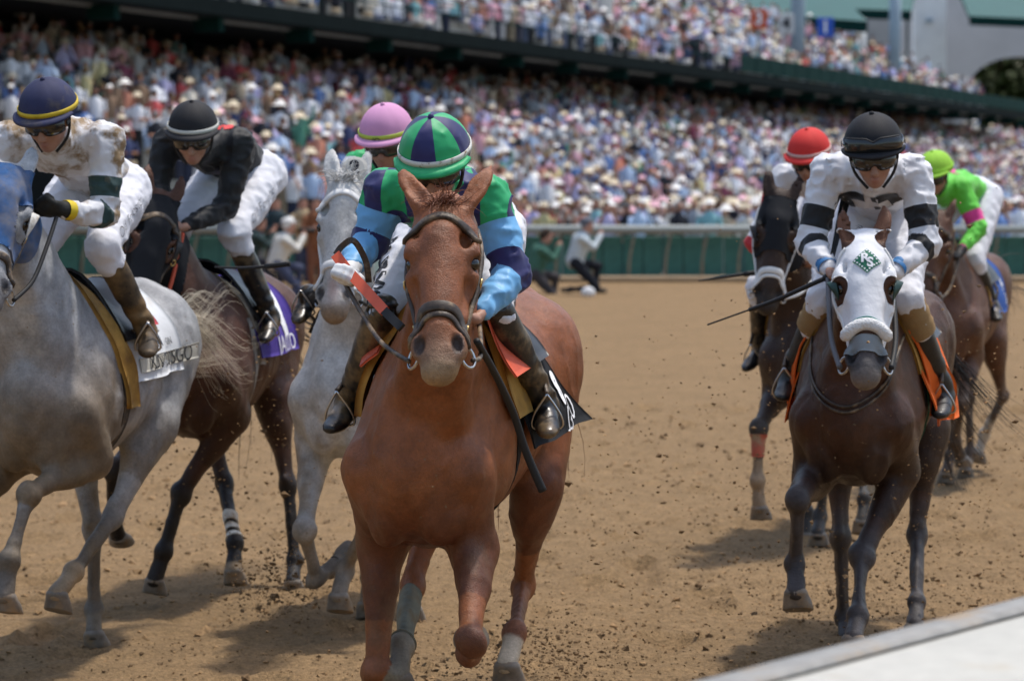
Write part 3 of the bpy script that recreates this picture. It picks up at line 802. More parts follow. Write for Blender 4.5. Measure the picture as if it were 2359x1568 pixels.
def make_jockey(H, J, label, silks, helmet, pants=None, face=(.36, .19, .13), gloves=None, res=.009, hpitch=35, hyaw=0, band=(.8, .8, .8), goggles=True, boot=None, splits=(), classify=None, mats=None,
                hel_r=(.116, .135, .122), pants_long=True, hroll=0, cuffs=None, boot_mud=True, gogg_up=False, helm_split=None, fold=1.0, boot_h=.18, brim_mat=None, pelvis_w=1.0, body_res=None, panel0=0.0):
    j = {k: np.array(v, float) for k, v in DEF.items()}
    for k, v in J.items(): j[k] = np.array(v, float)
    base = j['pelvis'].copy(); base[2] -= .25
    P = H.P; root = empty('person')
    root.matrix_world = H.root.matrix_basis @ Matrix.Translation(Vector(base))
    tag(root, label, 'jockey', 'jockeys riding in the race')
    K = Horse(); K.root = root; K.j = j; K.base = base
    hl = j['pelvis'] + V3(.02, .115, -.02); hr = j['pelvis'] + V3(.02, -.115, -.02)
    sm = (j['sl'] + j['sr']) / 2; sdv = nrm(j['sl'] - j['sr']); mid = lerp(j['pelvis'], sm, .5) + V3(-.02, 0, .035)
    chest = lerp(j['pelvis'], sm, .80) + V3(0, 0, .005)
    hc = j['head']; p = math.radians(hpitch); y = math.radians(hyaw)
    Fd = V3(math.cos(p) * math.cos(y), math.cos(p) * math.sin(y), -math.sin(p)); Sd = V3(-math.sin(y), math.cos(y), 0); Ud = np.cross(Fd, Sd)
    ro = math.radians(hroll); Sd, Ud = Sd * math.cos(ro) + Ud * math.sin(ro), Ud * math.cos(ro) - Sd * math.sin(ro)
    hp = lambda f_, s_, u_: hc + Fd * f_ + Sd * s_ + Ud * u_
    K.hp = hp
    neck = hp(-.03, 0, -.10)
    # the whole body, one surface
    B = Body()
    B.sweep([j['pelvis'], mid, chest, lerp(sm, neck, .25)], [(.11, .08), (.095, .07), (.115, .075), (.07, .045)], side=sdv, k=.03)
    B.cap(lerp(sm, neck, .1), hp(-.02, 0, -.05), .050, .050, k=.03)
    for s, sh, el, wr, hpj, kn, an, to in ((1, 'sl', 'el', 'wl', hl, 'kl', 'al', 'tl'), (-1, 'sr', 'er', 'wr', hr, 'kr', 'ar', 'tr')):
        B.cap(sm + (j[sh] - sm) * .55, j[sh], .045, .045, k=.03); B.cap(j[sh], j[el], .046, .036, k=.02); B.cap(j[el], j[wr], .036, .024, k=.02)
        B.cap(hpj, j[kn], .078, .050, k=.03); B.cap(j[kn], j[an], .038, .022, k=.02); B.cap(j[an], lerp(j[an], j[to], .6), .022, .012, k=.01)
        g = J.get('g' + wr[1], V3(.2, 0, 1) if False else V3(.1, s * .8, .55))
        K.__dict__['grip' + wr[1]] = hand_prims(B, j[wr], j[el], grip=g, side=J.get('n' + wr[1], s))
    B.ell(hp(-.012, 0, .025), (.098, .076, .095), (Fd, Sd, Ud), k=.03)
    B.ell(hp(.030, 0, -.055), (.060, .056, .070), (Fd, Sd, Ud), k=.04)          # face
    B.ell(hp(.060, 0, -.105), (.026, .028, .022), (Fd, Sd, Ud), k=.02)          # chin
    B.cap(hp(.082, 0, -.010), hp(.108, 0, -.052), .009, .014, k=.012)            # nose
    B.ell(hp(.095, 0, -.055), (.012, .019, .010), (Fd, Sd, Ud), k=.008)
    B.cap(hp(.078, -.04, .008), hp(.078, .04, .008), .013, .013, k=.02)          # brow
    for s in (1, -1):
        B.ell(hp(.084, s * .030, -.014), (.014, .017, .010), (Fd, Sd, Ud), k=.010, op='s')
        B.ell(hp(.062, s * .042, -.045), (.022, .02, .022), (Fd, Sd, Ud), k=.015)    # cheekbone
        B.ell(hp(-.005, s * .078, -.02), (.020, .009, .030), (Fd, Sd, Ud), k=.008)   # ear
    B.ell(hp(.086, 0, -.079), (.012, .022, .006), (Fd, Sd, Ud), k=.006); B.ell(hp(.084, 0, -.090), (.012, .019, .007), (Fd, Sd, Ud), k=.006)
    B.cap(hp(.098, -.02, -.0845), hp(.098, .02, -.0845), .0035, .0035, k=.004, op='s')
    Vv, Fc = B.mesh(body_res or res); Vv = relax(Vv, Fc, 1)
    C = np.tile(np.array(face), (len(Vv), 1)); nz = fnoise(Vv, 30, 4)
    lip = np.exp(-(((Vv - hp(.088, 0, -.0845)) / .018) ** 2).sum(1))[:, None]; C = C * (1 - .5 * lip) + np.array((.32, .09, .08)) * .5 * lip
    C = C * (1 + .10 * nz[:, None])
    K.bodyo = mk('body', Vv, Fc, M['skin'], root, col=C, off=base)
    for s in (1, -1):
        mb = MB(); mb.lathe([(.0115 * math.sin(t), -.0115 * math.cos(t)) for t in np.linspace(.05, math.pi - .05, 7)], 10, hp(.070, s * .030, -.014)); mb.build('eye', M['person_eye'], root, True, off=base)
    # jersey
    B = Body()
    B.sweep([lerp(j['pelvis'], mid, .35), mid, chest, lerp(sm, neck, .30), lerp(sm, neck, .75)], [(.142, .118), (.136, .114), (.164, .120), (.098, .080), (.064, .064)], side=sdv, k=.03)
    for s, sh, el, wr in ((1, 'sl', 'el', 'wl'), (-1, 'sr', 'er', 'wr')):
        B.ell(lerp(sm, j[sh], .75), (.085, .075, .07), (sdv, nrm(chest - sm), np.cross(sdv, nrm(chest - sm))), k=.05)
        B.sweep([j[sh], lerp(j[sh], j[el], .5), j[el]], [(.070, .070), (.066, .066), (.056, .056)], side=(.3, .3, .9), k=.035)
        B.sweep([j[el], lerp(j[el], j[wr], .5), lerp(j[el], j[wr], .97)], [(.056, .056), (.047, .047), (.032, .032)], side=(.3, .3, .9), k=.025)
    sdn = P.get('seed', 1) + 20
    def cloth(amp):
        def disp(Q):
            arm = np.full(len(Q), 9.); tt = np.zeros(len(Q))
            for a, b in (('sl', 'el'), ('el', 'wl'), ('sr', 'er'), ('er', 'wr')):
                ba = j[b] - j[a]; t = np.clip((Q - j[a]) @ ba / (ba @ ba), 0, 1); d = np.linalg.norm(Q - j[a] - t[:, None] * ba, axis=1)
                m = d < arm; arm[m] = d[m]; tt[m] = (t * np.linalg.norm(ba))[m]
            w = (arm < .085)
            ridge = lambda P_, f_, sd2: (1 - np.abs(vnoise(P_, f_, sd2))) ** 3 - .35
            r = vnoise(Q * np.array([.8, 1.3, .8]), 7, sdn) * .006
            tor = ridge(Q * np.array([.45, 1.5, 1.1]), 11, sdn + 3) * .010 + ridge(Q * np.array([.8, 1.6, 1.4]), 22, sdn + 5) * .0045
            sl = ridge(Q * np.array([1.2, .9, 1.3]), 16, sdn + 7) * .0075 + ridge(Q * np.array([1, .8, 1.5]), 30, sdn + 8) * .0035
            return -amp * (r + 1.75 * np.where(w, sl, tor))
        return disp
    Vv, Fc = B.mesh(res, cloth(fold)); Vv = relax(Vv, Fc, 1)
    K.jersey_bvh = bvh_of(Vv, Fc)
    # coordinates on the jersey: arm position (shoulder 0, elbow 1, wrist 2), along the back, across
    def coords(Q):
        best = np.full(len(Q), 9.); t_ = np.zeros(len(Q)); sd = np.zeros(len(Q))
        for s, ch in ((1, ('sl', 'el', 'wl')), (-1, ('sr', 'er', 'wr'))):
            for i in range(2):
                A, Bq = j[ch[i]], j[ch[i + 1]]; ba = Bq - A; t = ((Q - A) @ ba) / (ba @ ba)
                tc = np.clip(t, -.4 if i == 0 else 0, 1); d = np.linalg.norm(Q - A - tc[:, None] * ba, axis=1)
                m = d < best; best[m] = d[m]; t_[m] = (i + tc)[m]; sd[m] = s
        ax = nrm(sm - j['pelvis']); up = nrm(np.cross(ax, sdv)); up = up if up[2] > 0 else -up
        q = Q - sm
        tors = np.linalg.norm(q - np.outer(np.clip(q @ ax, -.5, .1), ax), axis=1) - .13
        return dict(arm=np.where(best - .065 < np.where(np.abs(q @ sdv) > .155, 9, tors), t_, -1), side=sd, along=q @ ax, across=q @ sdv, up=q @ up)
    K.coords = coords
    mi = None; Fq = Fc
    if classify is not None:
        for g in splits: Vv, Fq = iso_split(Vv, Fq, lambda q, g=g: g(coords(q), q, K))
        mi = classify(coords(Vv[tri(Fq)].mean(1)), Vv[tri(Fq)].mean(1), K); Fq = tri(Fq)
    K.jersey = mk('jersey', Vv, Fq, mats or silks, root, mi=mi, off=base)
    # breeches
    B = Body()
    B.ell(j['pelvis'] + V3(-.02, 0, 0), (.15, .168 * pelvis_w, .135), k=.05)
    for hpj, kn, an in ((hl, 'kl', 'al'), (hr, 'kr', 'ar')):
        B.sweep([hpj, lerp(hpj, j[kn], .5), j[kn]], [(.108, .108), (.090, .090)] + [(.066, .066) if boot_h > .1 else (.047, .047)], side=(.2, 1, .2), k=.05)
        B.cap(j[kn], lerp(j[kn], j[an], max(boot_h, 0)), .064 if boot_h > .1 else .044, .060 if boot_h > .1 else .040, k=.03)
    Vv, Fc = B.mesh(res * 1.15, lambda Q: -(vnoise(Q, 8, sdn + 9) * .006 + ((1 - np.abs(vnoise(Q * np.array([1.3, 1, .9]), 13, sdn + 4))) ** 3 - .35) * .012 + ((1 - np.abs(vnoise(Q * np.array([1, 1, 1.6]), 27, sdn + 6))) ** 3 - .35) * .007)); Vv = relax(Vv, Fc, 1)
    K.pants_bvh = bvh_of(Vv, Fc)
    mk('breeches', Vv, Fc, pants or M['white_breeches'], root, off=base)
    # boots
    for s, kn, an, to in ((1, 'kl', 'al', 'tl'), (-1, 'kr', 'ar', 'tr')):
        B = Body(); A = lerp(j[kn], j[an], boot_h - .05); ft = nrm(j[to] - j[an])
        heel = j[an] - ft * .035 + V3(0, 0, -.045); toe = j[to] + ft * .04
        B.sweep([A, lerp(A, j[an], .35), lerp(A, j[an], .75), j[an]], [(.056, .056), (.055, .060), (.046, .050), (.044, .050)], side=(0, 1, 0), k=.02)
        B.sweep([heel, lerp(heel, toe, .35) + V3(0, 0, .008), lerp(heel, toe, .75), toe], [(.034, .040), (.038, .042), (.043, .030), (.028, .018)], side=(0, 1, 0), k=.03)
        B.ell(A, (.052, .052, .02), k=.01, op='s')
        Vv, Fc = B.mesh(res, lambda Q: (.006 * np.sin(Q[:, 2] * 95 + 4 * vnoise(Q, 12, 5)) * np.clip((Q[:, 2] - j[an][2]) / .06, 0, 1) * np.clip(1 - (Q[:, 2] - j[an][2]) / .22, 0, 1)) + vnoise(Q, 20, 8) * .003); Vv = relax(Vv, Fc, 1)
        bo = mk('boot', Vv, Fc, boot or M['boot'], root, off=base)
        mb = MB(); c = lerp(heel, toe, .55) + V3(0, 0, .01); lt = nrm(np.cross(ft, V3(0, 0, 1))); dn = nrm(np.cross(lt, ft)); dn = dn if dn[2] < 0 else -dn
        a0 = c - dn * .07 + V3(0, 0, .03)
        mb.tube(spline([a0, c + lt * .046 - dn * .02, c + lt * .044 + dn * .028, c - lt * .044 + dn * .028, c - lt * .046 - dn * .02, a0], 5), .0045, 6)
        mb.build('stirrup', M['steel'], H.root, True)
        mb = MB(); top = V3(-.10, s * .24, 1.42); mb.tube(spline([top, lerp(top, a0, .5) + V3(0, s * .03, 0), a0], 6), .009, 6); mb.build('stirrup_leather', M['leather'], H.root, True)
    # helmet: eight panels, brim, band and button
    a, b, c = hel_r; ctr = hp(-.014, 0, .036); nT, nP = 14, 48; Vh = []; 
    tmax = 1.72
    for i in range(nT + 1):
        t = tmax * i / nT
        for k in range(nP):
            q = 2 * math.pi * k / nP; w = 1 - .012 * (abs(math.cos(4 * q)) ** 8) * math.sin(t)
            lift = .012 * max(0, math.cos(q)) if t > 1.4 else 0
            Vh.append(ctr + Fd * b * math.sin(t) * math.cos(q) * w + Sd * a * math.sin(t) * math.sin(q) * w + Ud * (c * math.cos(t) * w + lift))
    Fh = []; mih = []
    for i in range(nT):
        for k in range(nP):
            Fh.append((i * nP + k, (i + 1) * nP + k, (i + 1) * nP + (k + 1) % nP, i * nP + (k + 1) % nP)); mih.append((int((k + nP - panel0) / (nP / 8)) % 2) if helm_split else 0)
    K.helm_ctr, K.helm_r, K.HF, K.HS, K.HU = ctr, hel_r, Fd, Sd, Ud
    hv = np.array(Vh); K.helm_bvh = bvh_of(hv, np.array(Fh))
    mk('helmet', hv, np.array(Fh), helmet if isinstance(helmet, list) else [helmet], root, mi=mih, off=base)
    mb = MB(); mb.lathe([(.002, .010), (.008, .008), (.011, 0), (.011, -.004)], 10, ctr + Ud * c, R=np.stack([Fd, Sd, Ud], 1)); mb.build('helmet_button', helmet[-1] if isinstance(helmet, list) else helmet, root, True, off=base)
    v = []; n = 25
    for i in range(n):
        q = -1.25 + 2.5 * i / (n - 1); ex = .048 * max(0, math.cos(q * .95)) ** .8
        for rr, uu in ((1.0, 0.004), (1.0, -.005)):
            for e_, dz in ((-.004, 0), (ex, -.012 * ex / .05)):
                t = 1.60
                v.append(ctr + Fd * (b * math.sin(t) + e_) * math.cos(q) + Sd * (a * math.sin(t) + e_ * .8) * math.sin(q) + Ud * (c * math.cos(t) + .002 + uu + dz + .012 * max(0, math.cos(q))))
    f = []
    for i in range(n - 1):
        o = i * 4; p_ = o + 4
        f += [(o, p_, p_ + 1, o + 1), (o + 2, o + 3, p_ + 3, p_ + 2), (o + 1, p_ + 1, p_ + 3, o + 3), (o, o + 2, p_ + 2, p_)]
    mb = MB(); mb.add(v, f); mb.build('helmet_peak', brim_mat or (helmet[-1] if isinstance(helmet, list) else helmet), root, True, off=base)
    v = []; n = 48
    for k in range(n):
        q = 2 * math.pi * k / n; lift = .012 * max(0, math.cos(q))
        for t, e_ in ((1.42, .001), (1.42, .005), (1.58, .005), (1.58, .001)):
            v.append(ctr + Fd * (b * math.sin(t) + e_) * math.cos(q) + Sd * (a * math.sin(t) + e_) * math.sin(q) + Ud * (c * math.cos(t) + lift))
    f = [(k * 4 + i, k * 4 + (i + 1) % 4, ((k + 1) % n) * 4 + (i + 1) % 4, ((k + 1) % n) * 4 + i) for k in range(n) for i in range(4)]
    mb = MB(); mb.add(v, f); mb.build('helmet_band', band, root, True, off=base)
    # harness and chin strap
    mb = MB()
    for s in (1, -1): mb.tube(spline([hp(.01, s * .098, .02), hp(.02, s * .078, -.07), hp(.055, s * .03, -.128)], 6), .006, 6)
    mb.build('chin_strap', M['rubber'], root, True, off=base)
    def gog(f0, u0, name, lens, sc_=1.0):
        v = []; n = 21; W_ = 1.28
        for i in range(n):
            q = -W_ + 2 * W_ * i / (n - 1); hgt = (.030 - .012 * math.exp(-(q / .16) ** 2) - .006 * (abs(q) / W_) ** 3) * sc_
            for uu, ee in ((hgt, 0), (hgt * .9, .010), (-hgt * .9, .010), (-hgt, 0)):
                if uu < 0: uu = uu * (1 - .45 * math.exp(-(q / .20) ** 2))
                v.append(hp(f0 + (.072 + ee) * math.cos(q) * .9, (.082 * sc_ + ee) * math.sin(q), u0 + uu))
        f = [(i * 4 + k, i * 4 + k + 1, (i + 1) * 4 + k + 1, (i + 1) * 4 + k) for i in range(n - 1) for k in range(3)]
        mb = MB(); mb.add(v, f, 0); o = mb.build(name, lens, root, True, off=base)
        mb = MB()
        for uu in (3, 0):
            mb.tube([v[i * 4 + uu] for i in range(n)], .0045, 6)
        o2 = mb.build('goggle_frame', M['rubber'], o, True, off=base)
        mb = MB()
        for s in (1, -1): mb.box(hp(f0 + .0, s * .095 * sc_, u0 + .004), (.03, .004, .016), R=np.stack([Fd, Sd, Ud], 1))
        mb.build('goggle_strap', M['rubber'], o, False, off=base)
        return o
    if goggles: gog(.03, -.010, 'goggles', M['goggle_lens'])
    if gogg_up: gog(.060, .062, 'spare_goggles', M['goggle_dark'], 1.30)
    for wr, el, gm in (('wl', 'el', 'l'), ('wr', 'er', 'r')):
        if gloves and gm in gloves:
            B = Body(); g = J.get('g' + gm, V3(.1, (1 if gm == 'l' else -1) * .8, .55))
            hand_prims(B, j[wr], j[el], k=.007, grip=g, side=J.get('n' + gm, 1 if gm == 'l' else -1), op_r=1.28)
            B.cap(j[wr] - nrm(j[wr] - j[el]) * .03, j[wr] + nrm(j[wr] - j[el]) * .02, .034, .030, k=.012)
            Vv, Fc = B.mesh(.0055, infl=.0022); mk('glove', Vv, Fc, gloves[gm], root, off=base)
        if cuffs and gm in cuffs:
            mb = MB(); d = nrm(j[wr] - j[el])
            for o_ in ((.03, .05) if cuffs[gm][1] else (.04,)):
                wd = .009 if cuffs[gm][1] else .02
                mb.tube([j[wr] - d * (o_ + wd), j[wr] - d * o_, j[wr] - d * (o_ - wd)], [.041, .042, .039], 14, cap=False)
            mb.build('cuff', cuffs[gm][0], root, True, off=base)
    return K
def whip(K, name, pts, r, handle_mat, shaft_mat, label, hn=.35, flap=None, tip=.5):
    """a riding crop held in the hand: handle, shaft and leather popper"""
    pts = spline(pts, 8); n = len(pts); k = max(2, int(n * hn))
    root = empty('riding_crop'); root.matrix_world = K.root.matrix_basis @ Matrix.Identity(4)
    off = K.base
    tag(root, label, 'riding crop')
    mb = MB(); mb.tube(pts[:k + 1], r * 1.5, 8); mb.build('handle', handle_mat, root, True, off=off)
    mb = MB(); mb.tube(pts[k:], np.linspace(r, r * tip, n - k), 8); mb.build('shaft', shaft_mat, root, True, off=off)
    if flap:
        e = pts[-1]; d = nrm(pts[-1] - pts[-3]); mb = MB(); R = np.stack([d, nrm(np.cross(d, (0, 0, 1))), np.cross(d, nrm(np.cross(d, (0, 0, 1))))], 1)
        mb.box(e + d * .09, (.19, .03, .007), R=R, bev=.002); mb.build('popper', shaft_mat, root, False, off=off)
    return root
def print_on(K, bvh, s, size, c, ex, ey, material, name='lettering', shear=0, parent=None, off=None, bold=0.0):
    Vv, Fc = text_mesh(s, size, shear, bold); Vv, Fc = decal(bvh, Vv, Fc, np.array(c, float), np.array(ex, float), np.array(ey, float))
    return mk(name, Vv, Fc, material, parent or K.root, smooth=False, off=K.base if off is None else (None if off is False else off))

# ------------------------------------------------------------------ joint positions of every horse and rider, in the horse's own frame (metres)
POSE = {"chestnut": {"X": -0.215, "Y": 10.3, "Z": -0.14, "yaw": 14.0, "pitch": 5.5, "sc": 1.06, "poll": [0.72, 0.218, 2.057], "nose": [1.109, 0.29, 1.606], "lf": [[0.26, 0.16, 0.86], [0.609, 0.238, 0.621], [0.349, 0.16, 0.519], [0.215, 0.127, 0.497]], "rf": [[0.2, -0.17, 0.84], [0.317, -0.17, 0.426], [0.32, -0.161, 0.136], [0.448, -0.116, 0.102]], "lh": [[-0.5, 0.2, 0.93], [-0.658, 0.099, 0.499], [-0.292, 0.157, 0.415], [-0.178, 0.155, 0.334]], "rh": [[-0.52, -0.17, 0.93], [-0.184, -0.184, 0.602], [0.169, -0.121, 0.475], [0.291, -0.103, 0.41]], "J": {"head": [0.36, 0.094, 2.145], "pelvis": [-0.36, -0.014, 1.867], "sl": [0.16, 0.221, 2.011], "sr": [0.16, -0.141, 2.032], "el": [0.2, 0.301, 1.761], "wl": [0.4, 0.251, 1.667], "er": [0.16, -0.197, 1.857], "wr": [0.38, -0.201, 1.794], "kl": [0.18, 0.246, 1.63], "kr": [0.18, -0.165, 1.604], "al": [-0.1, 0.286, 1.277], "tl": [0.05, 0.375, 1.223], "ar": [-0.1, -0.376, 1.272], "tr": [0.05, -0.378, 1.222]}, "loop": [[0.8, 0.334, 1.63], [0.58, 0.333, 1.492], [0.42, 0.349, 1.339], [0.36, 0.374, 1.2], [0.33, 0.42, 1.065]], "whip": [[0.44, -0.238, 1.889], [0.445, -0.198, 1.828], [0.54, -0.103, 1.761], [0.66, -0.002, 1.7]], "whip2": [[0.66, -0.002, 1.7], [0.72, 0.07, 1.656]], "strap": [[0.445, -0.238, 1.896], [0.44, -0.209, 1.918], [0.42, -0.172, 1.895], [0.38, -0.146, 1.826], [0.36, -0.143, 1.752]]}, "grey": {"X": -1.86, "Y": 11.9, "Z": -0.03, "yaw": 12, "pitch": 2, "sc": 1.0, "poll": [0.68, 0.031, 2.123], "nose": [1.029, 0.081, 1.638], "lf": [[0.2, 0.18, 0.93], [0.597, 0.051, 0.826], [0.747, 0.027, 0.579], [0.793, 0.018, 0.447]], "rf": [[0.22, -0.16, 0.93], [0.579, -0.231, 0.704], [0.469, -0.322, 0.452], [0.4, -0.336, 0.331]], "lh": [[-0.5, 0.2, 0.98], [-0.227, 0.106, 0.609], [0.097, 0.043, 0.42], [0.215, 0.014, 0.352]], "rh": [[-0.5, -0.17, 0.98], [-0.459, -0.073, 0.522], [-0.505, -0.096, 0.145], [-0.397, -0.059, 0.064]], "J": {"head": [0.44, 0.109, 2.329], "pelvis": [-0.36, 0.034, 2.032], "sl": [0.18, 0.262, 2.24], "sr": [0.22, -0.157, 2.235], "el": [0.24, 0.259, 1.928], "wl": [0.48, 0.168, 1.961], "er": [0.26, -0.257, 1.972], "wr": [0.46, -0.026, 1.928], "kl": [0.1, 0.201, 1.794], "kr": [0.12, -0.1, 1.759], "al": [-0.12, 0.27, 1.422], "tl": [0.03, 0.368, 1.356], "ar": [-0.12, -0.214, 1.346], "tr": [0.03, -0.191, 1.268]}},
 "bay": {"X": -1.49, "Y": 13.7, "Z": -0.03, "yaw": 9, "pitch": 1, "sc": 1.0, "poll": [0.62, -0.028, 1.981], "nose": [0.82, -0.088, 1.419], "lf": [[0.16, 0.17, 0.93], [0.271, -0.051, 0.578], [0.333, -0.118, 0.303], [0.366, -0.157, 0.173]], "rf": [[0.2, -0.16, 0.93], [0.551, -0.294, 0.722], [0.405, -0.342, 0.476], [0.315, -0.35, 0.369]], "lh": [[-0.6, 0.19, 0.98], [-0.56, 0.273, 0.519], [-0.513, 0.32, 0.145], [-0.411, 0.333, 0.051]], "rh": [[-0.5, -0.17, 0.98], [-0.476, -0.035, 0.53], [-0.231, 0.082, 0.264], [-0.158, 0.093, 0.145]], "J": {"head": [0.42, 0.071, 2.285], "pelvis": [-0.36, 0.109, 2.103], "sl": [0.14, 0.23, 2.24], "sr": [0.18, -0.122, 2.253], "el": [0.18, 0.161, 1.938], "wl": [0.42, 0.03, 1.855], "er": [0.24, -0.159, 2.018], "wr": [0.44, -0.054, 1.89], "kl": [0.1, 0.177, 1.818], "kr": [0.14, -0.086, 1.85], "al": [-0.1, 0.256, 1.395], "tl": [0.03, 0.313, 1.319], "ar": [-0.1, -0.182, 1.332], "tr": [0.03, -0.178, 1.256]}},
 "white": {"X": -0.66, "Y": 12.8, "Z": -0.05, "yaw": 12, "pitch": 1, "sc": 1.0, "poll": [0.66, 0.092, 2.099], "nose": [0.915, 0.095, 1.556], "lf": [[0.14, 0.16, 0.92], [0.416, 0.122, 0.592], [0.311, -0.018, 0.36], [0.407, -0.022, 0.259]], "rf": [[0.24, -0.17, 0.9], [0.494, -0.15, 0.554], [0.323, -0.149, 0.319], [0.205, -0.087, 0.362]], "lh": [[-0.6, 0.19, 0.98], [-0.535, 0.188, 0.515], [-0.277, 0.164, 0.237], [-0.249, 0.15, 0.1]], "rh": [[-0.6, -0.17, 0.98], [-0.548, -0.119, 0.516], [-0.308, -0.074, 0.225], [-0.22, -0.061, 0.117]], "J": {"head": [0.4, 0.208, 2.265], "pelvis": [-0.36, 0.155, 2.048], "sl": [0.16, 0.304, 2.124], "sr": [0.18, 0.027, 2.144], "ar": [-0.14, -0.25, 1.554], "tr": [0.0, -0.264, 1.466]}},
 "hooded": {"X": 1.52, "Y": 12.1, "Z": -0.1, "yaw": 14.5, "pitch": 4, "sc": 1.03, "poll": [0.68, 0.097, 1.901], "nose": [1.032, 0.151, 1.418], "lf": [[0.16, 0.17, 0.9], [0.43, 0.051, 0.587], [0.643, 0.06, 0.391], [0.772, 0.061, 0.336]], "rf": [[0.26, -0.17, 0.88], [0.69, -0.168, 0.863], [0.601, -0.197, 0.588], [0.705, -0.176, 0.497]], "lh": [[-0.62, 0.19, 0.96], [-0.525, 0.165, 0.5], [-0.229, 0.197, 0.264], [-0.108, 0.203, 0.194]], "rh": [[-0.5, -0.17, 0.96], [-0.408, -0.154, 0.499], [-0.5, -0.151, 0.131], [-0.382, -0.124, 0.062]], "J": {"head": [0.4, 0.097, 2.209], "pelvis": [-0.36, 0.014, 1.949], "sl": [0.18, 0.232, 2.116], "sr": [0.18, -0.119, 2.12], "el": [0.26, 0.286, 1.839], "wl": [0.44, 0.179, 1.738], "er": [0.26, -0.176, 1.837], "wr": [0.44, -0.073, 1.746], "kl": [0.14, 0.196, 1.598], "kr": [0.16, -0.131, 1.597], "al": [-0.1, 0.254, 1.182], "tl": [0.05, 0.281, 1.132], "ar": [-0.08, -0.313, 1.236], "tr": [0.05, -0.324, 1.193]}},
 "dark": {"X": 1.71, "Y": 15.9, "Z": -0.05, "yaw": 14, "pitch": 3, "sc": 1.0, "poll": [0.66, -0.08, 2.031], "nose": [0.845, -0.129, 1.463], "lf": [[0.14, 0.17, 0.93], [0.214, 0.095, 0.513], [0.195, 0.065, 0.225], [0.311, 0.068, 0.147]], "rf": [[0.24, -0.17, 0.92], [0.645, -0.209, 0.782], [0.691, -0.21, 0.496], [0.713, -0.196, 0.358]], "lh": [[-0.6, 0.19, 0.98], [-0.534, 0.206, 0.515], [-0.26, 0.252, 0.255], [-0.176, 0.25, 0.144]], "rh": [[-0.5, -0.17, 0.98], [-0.436, -0.127, 0.516], [-0.304, -0.079, 0.163], [-0.221, -0.08, 0.051]], "J": {"head": [0.4, 0.033, 2.239], "pelvis": [-0.36, 0.09, 1.989], "sl": [0.18, 0.173, 2.115], "sr": [0.2, -0.137, 2.121]}},
 "lime": {"X": 2.97, "Y": 19.0, "Z": -0.03, "yaw": 17, "pitch": 2, "sc": 1.0, "poll": [0.64, -0.002, 1.862], "nose": [0.873, -0.072, 1.314], "lf": [[0.2, 0.16, 0.92], [0.52, 0.137, 0.634], [0.403, 0.082, 0.375], [0.343, 0.114, 0.252]], "rf": [[0.14, -0.17, 0.92], [0.16, 0.007, 0.529], [0.146, 0.017, 0.239], [0.236, 0.001, 0.133]], "lh": [[-0.6, 0.19, 0.98], [-0.763, 0.248, 0.543], [-0.961, 0.096, 0.256], [-0.938, 0.059, 0.123]], "rh": [[-0.5, -0.17, 0.98], [-0.482, 0.051, 0.566], [-0.436, 0.07, 0.189], [-0.34, 0.051, 0.089]], "J": {"head": [0.42, -0.053, 2.131], "pelvis": [-0.34, 0.077, 1.966], "sl": [0.18, 0.085, 2.038], "sr": [0.22, -0.18, 2.045], "el": [0.22, 0.206, 1.764], "wl": [0.42, 0.114, 1.625], "kl": [0.1, 0.165, 1.549], "al": [-0.1, 0.264, 1.231], "tl": [0.04, 0.305, 1.169]}}}
# ------------------------------------------------------------------ setting
def lin(r, g, b):
    f = lambda c: c / 12.92 if c <= .04045 else ((c + .055) / 1.055) ** 2.4
    return (f(r / 255), f(g / 255), f(b / 255))
base_mats()
M['skin'] = mat('skin', rough=.5, spec=.4, attr=True, bump=(140, .2, .001))
M['person_eye'] = mat('person_eye', (.03, .02, .015), .1, .6)
M['white_breeches'] = mat('white_breeches', (.70, .70, .74), .7, .25, noise=(8, .06), bump=((-10, .5, .02), (18, .4, .012), (200, .15, .001)), mud=((.42, .33, .24), 7, .66, .12))
M['boot'] = mat('muddy_boot', (.016, .015, .015), .32, .5, noise=(20, .3), bump=((30, .3, .004), (110, .2, .002)), mud=((.17, .115, .06), 8, .47, .16))
M['goggle_lens'] = mat('goggle_lens', (.03, .028, .026), .12, .7, noise=(6, .3))
M['goggle_dark'] = mat('goggle_dark', (.012, .013, .014), .15, .7)
dirt = mat('track_dirt', (.245, .160, .082), .95, .12, noise=((.8, .07), (7, .14), (45, .26), (160, .2)), bump=((22, .8, .03), (70, .9, .014)), mud=((.135, .086, .045), 26, .57, .12))
# moist darker crumbs stirred up in the sandy surface
M['dirt'] = dirt
M['clod'] = mat('dirt_clods', (.165, .105, .056), .95, .12, noise=(60, .5), bump=(90, .6, .006))
M['clod_pale'] = mat('dirt_clods_pale', (.31, .195, .098), .95, .12, noise=(60, .4), bump=(90, .6, .006))

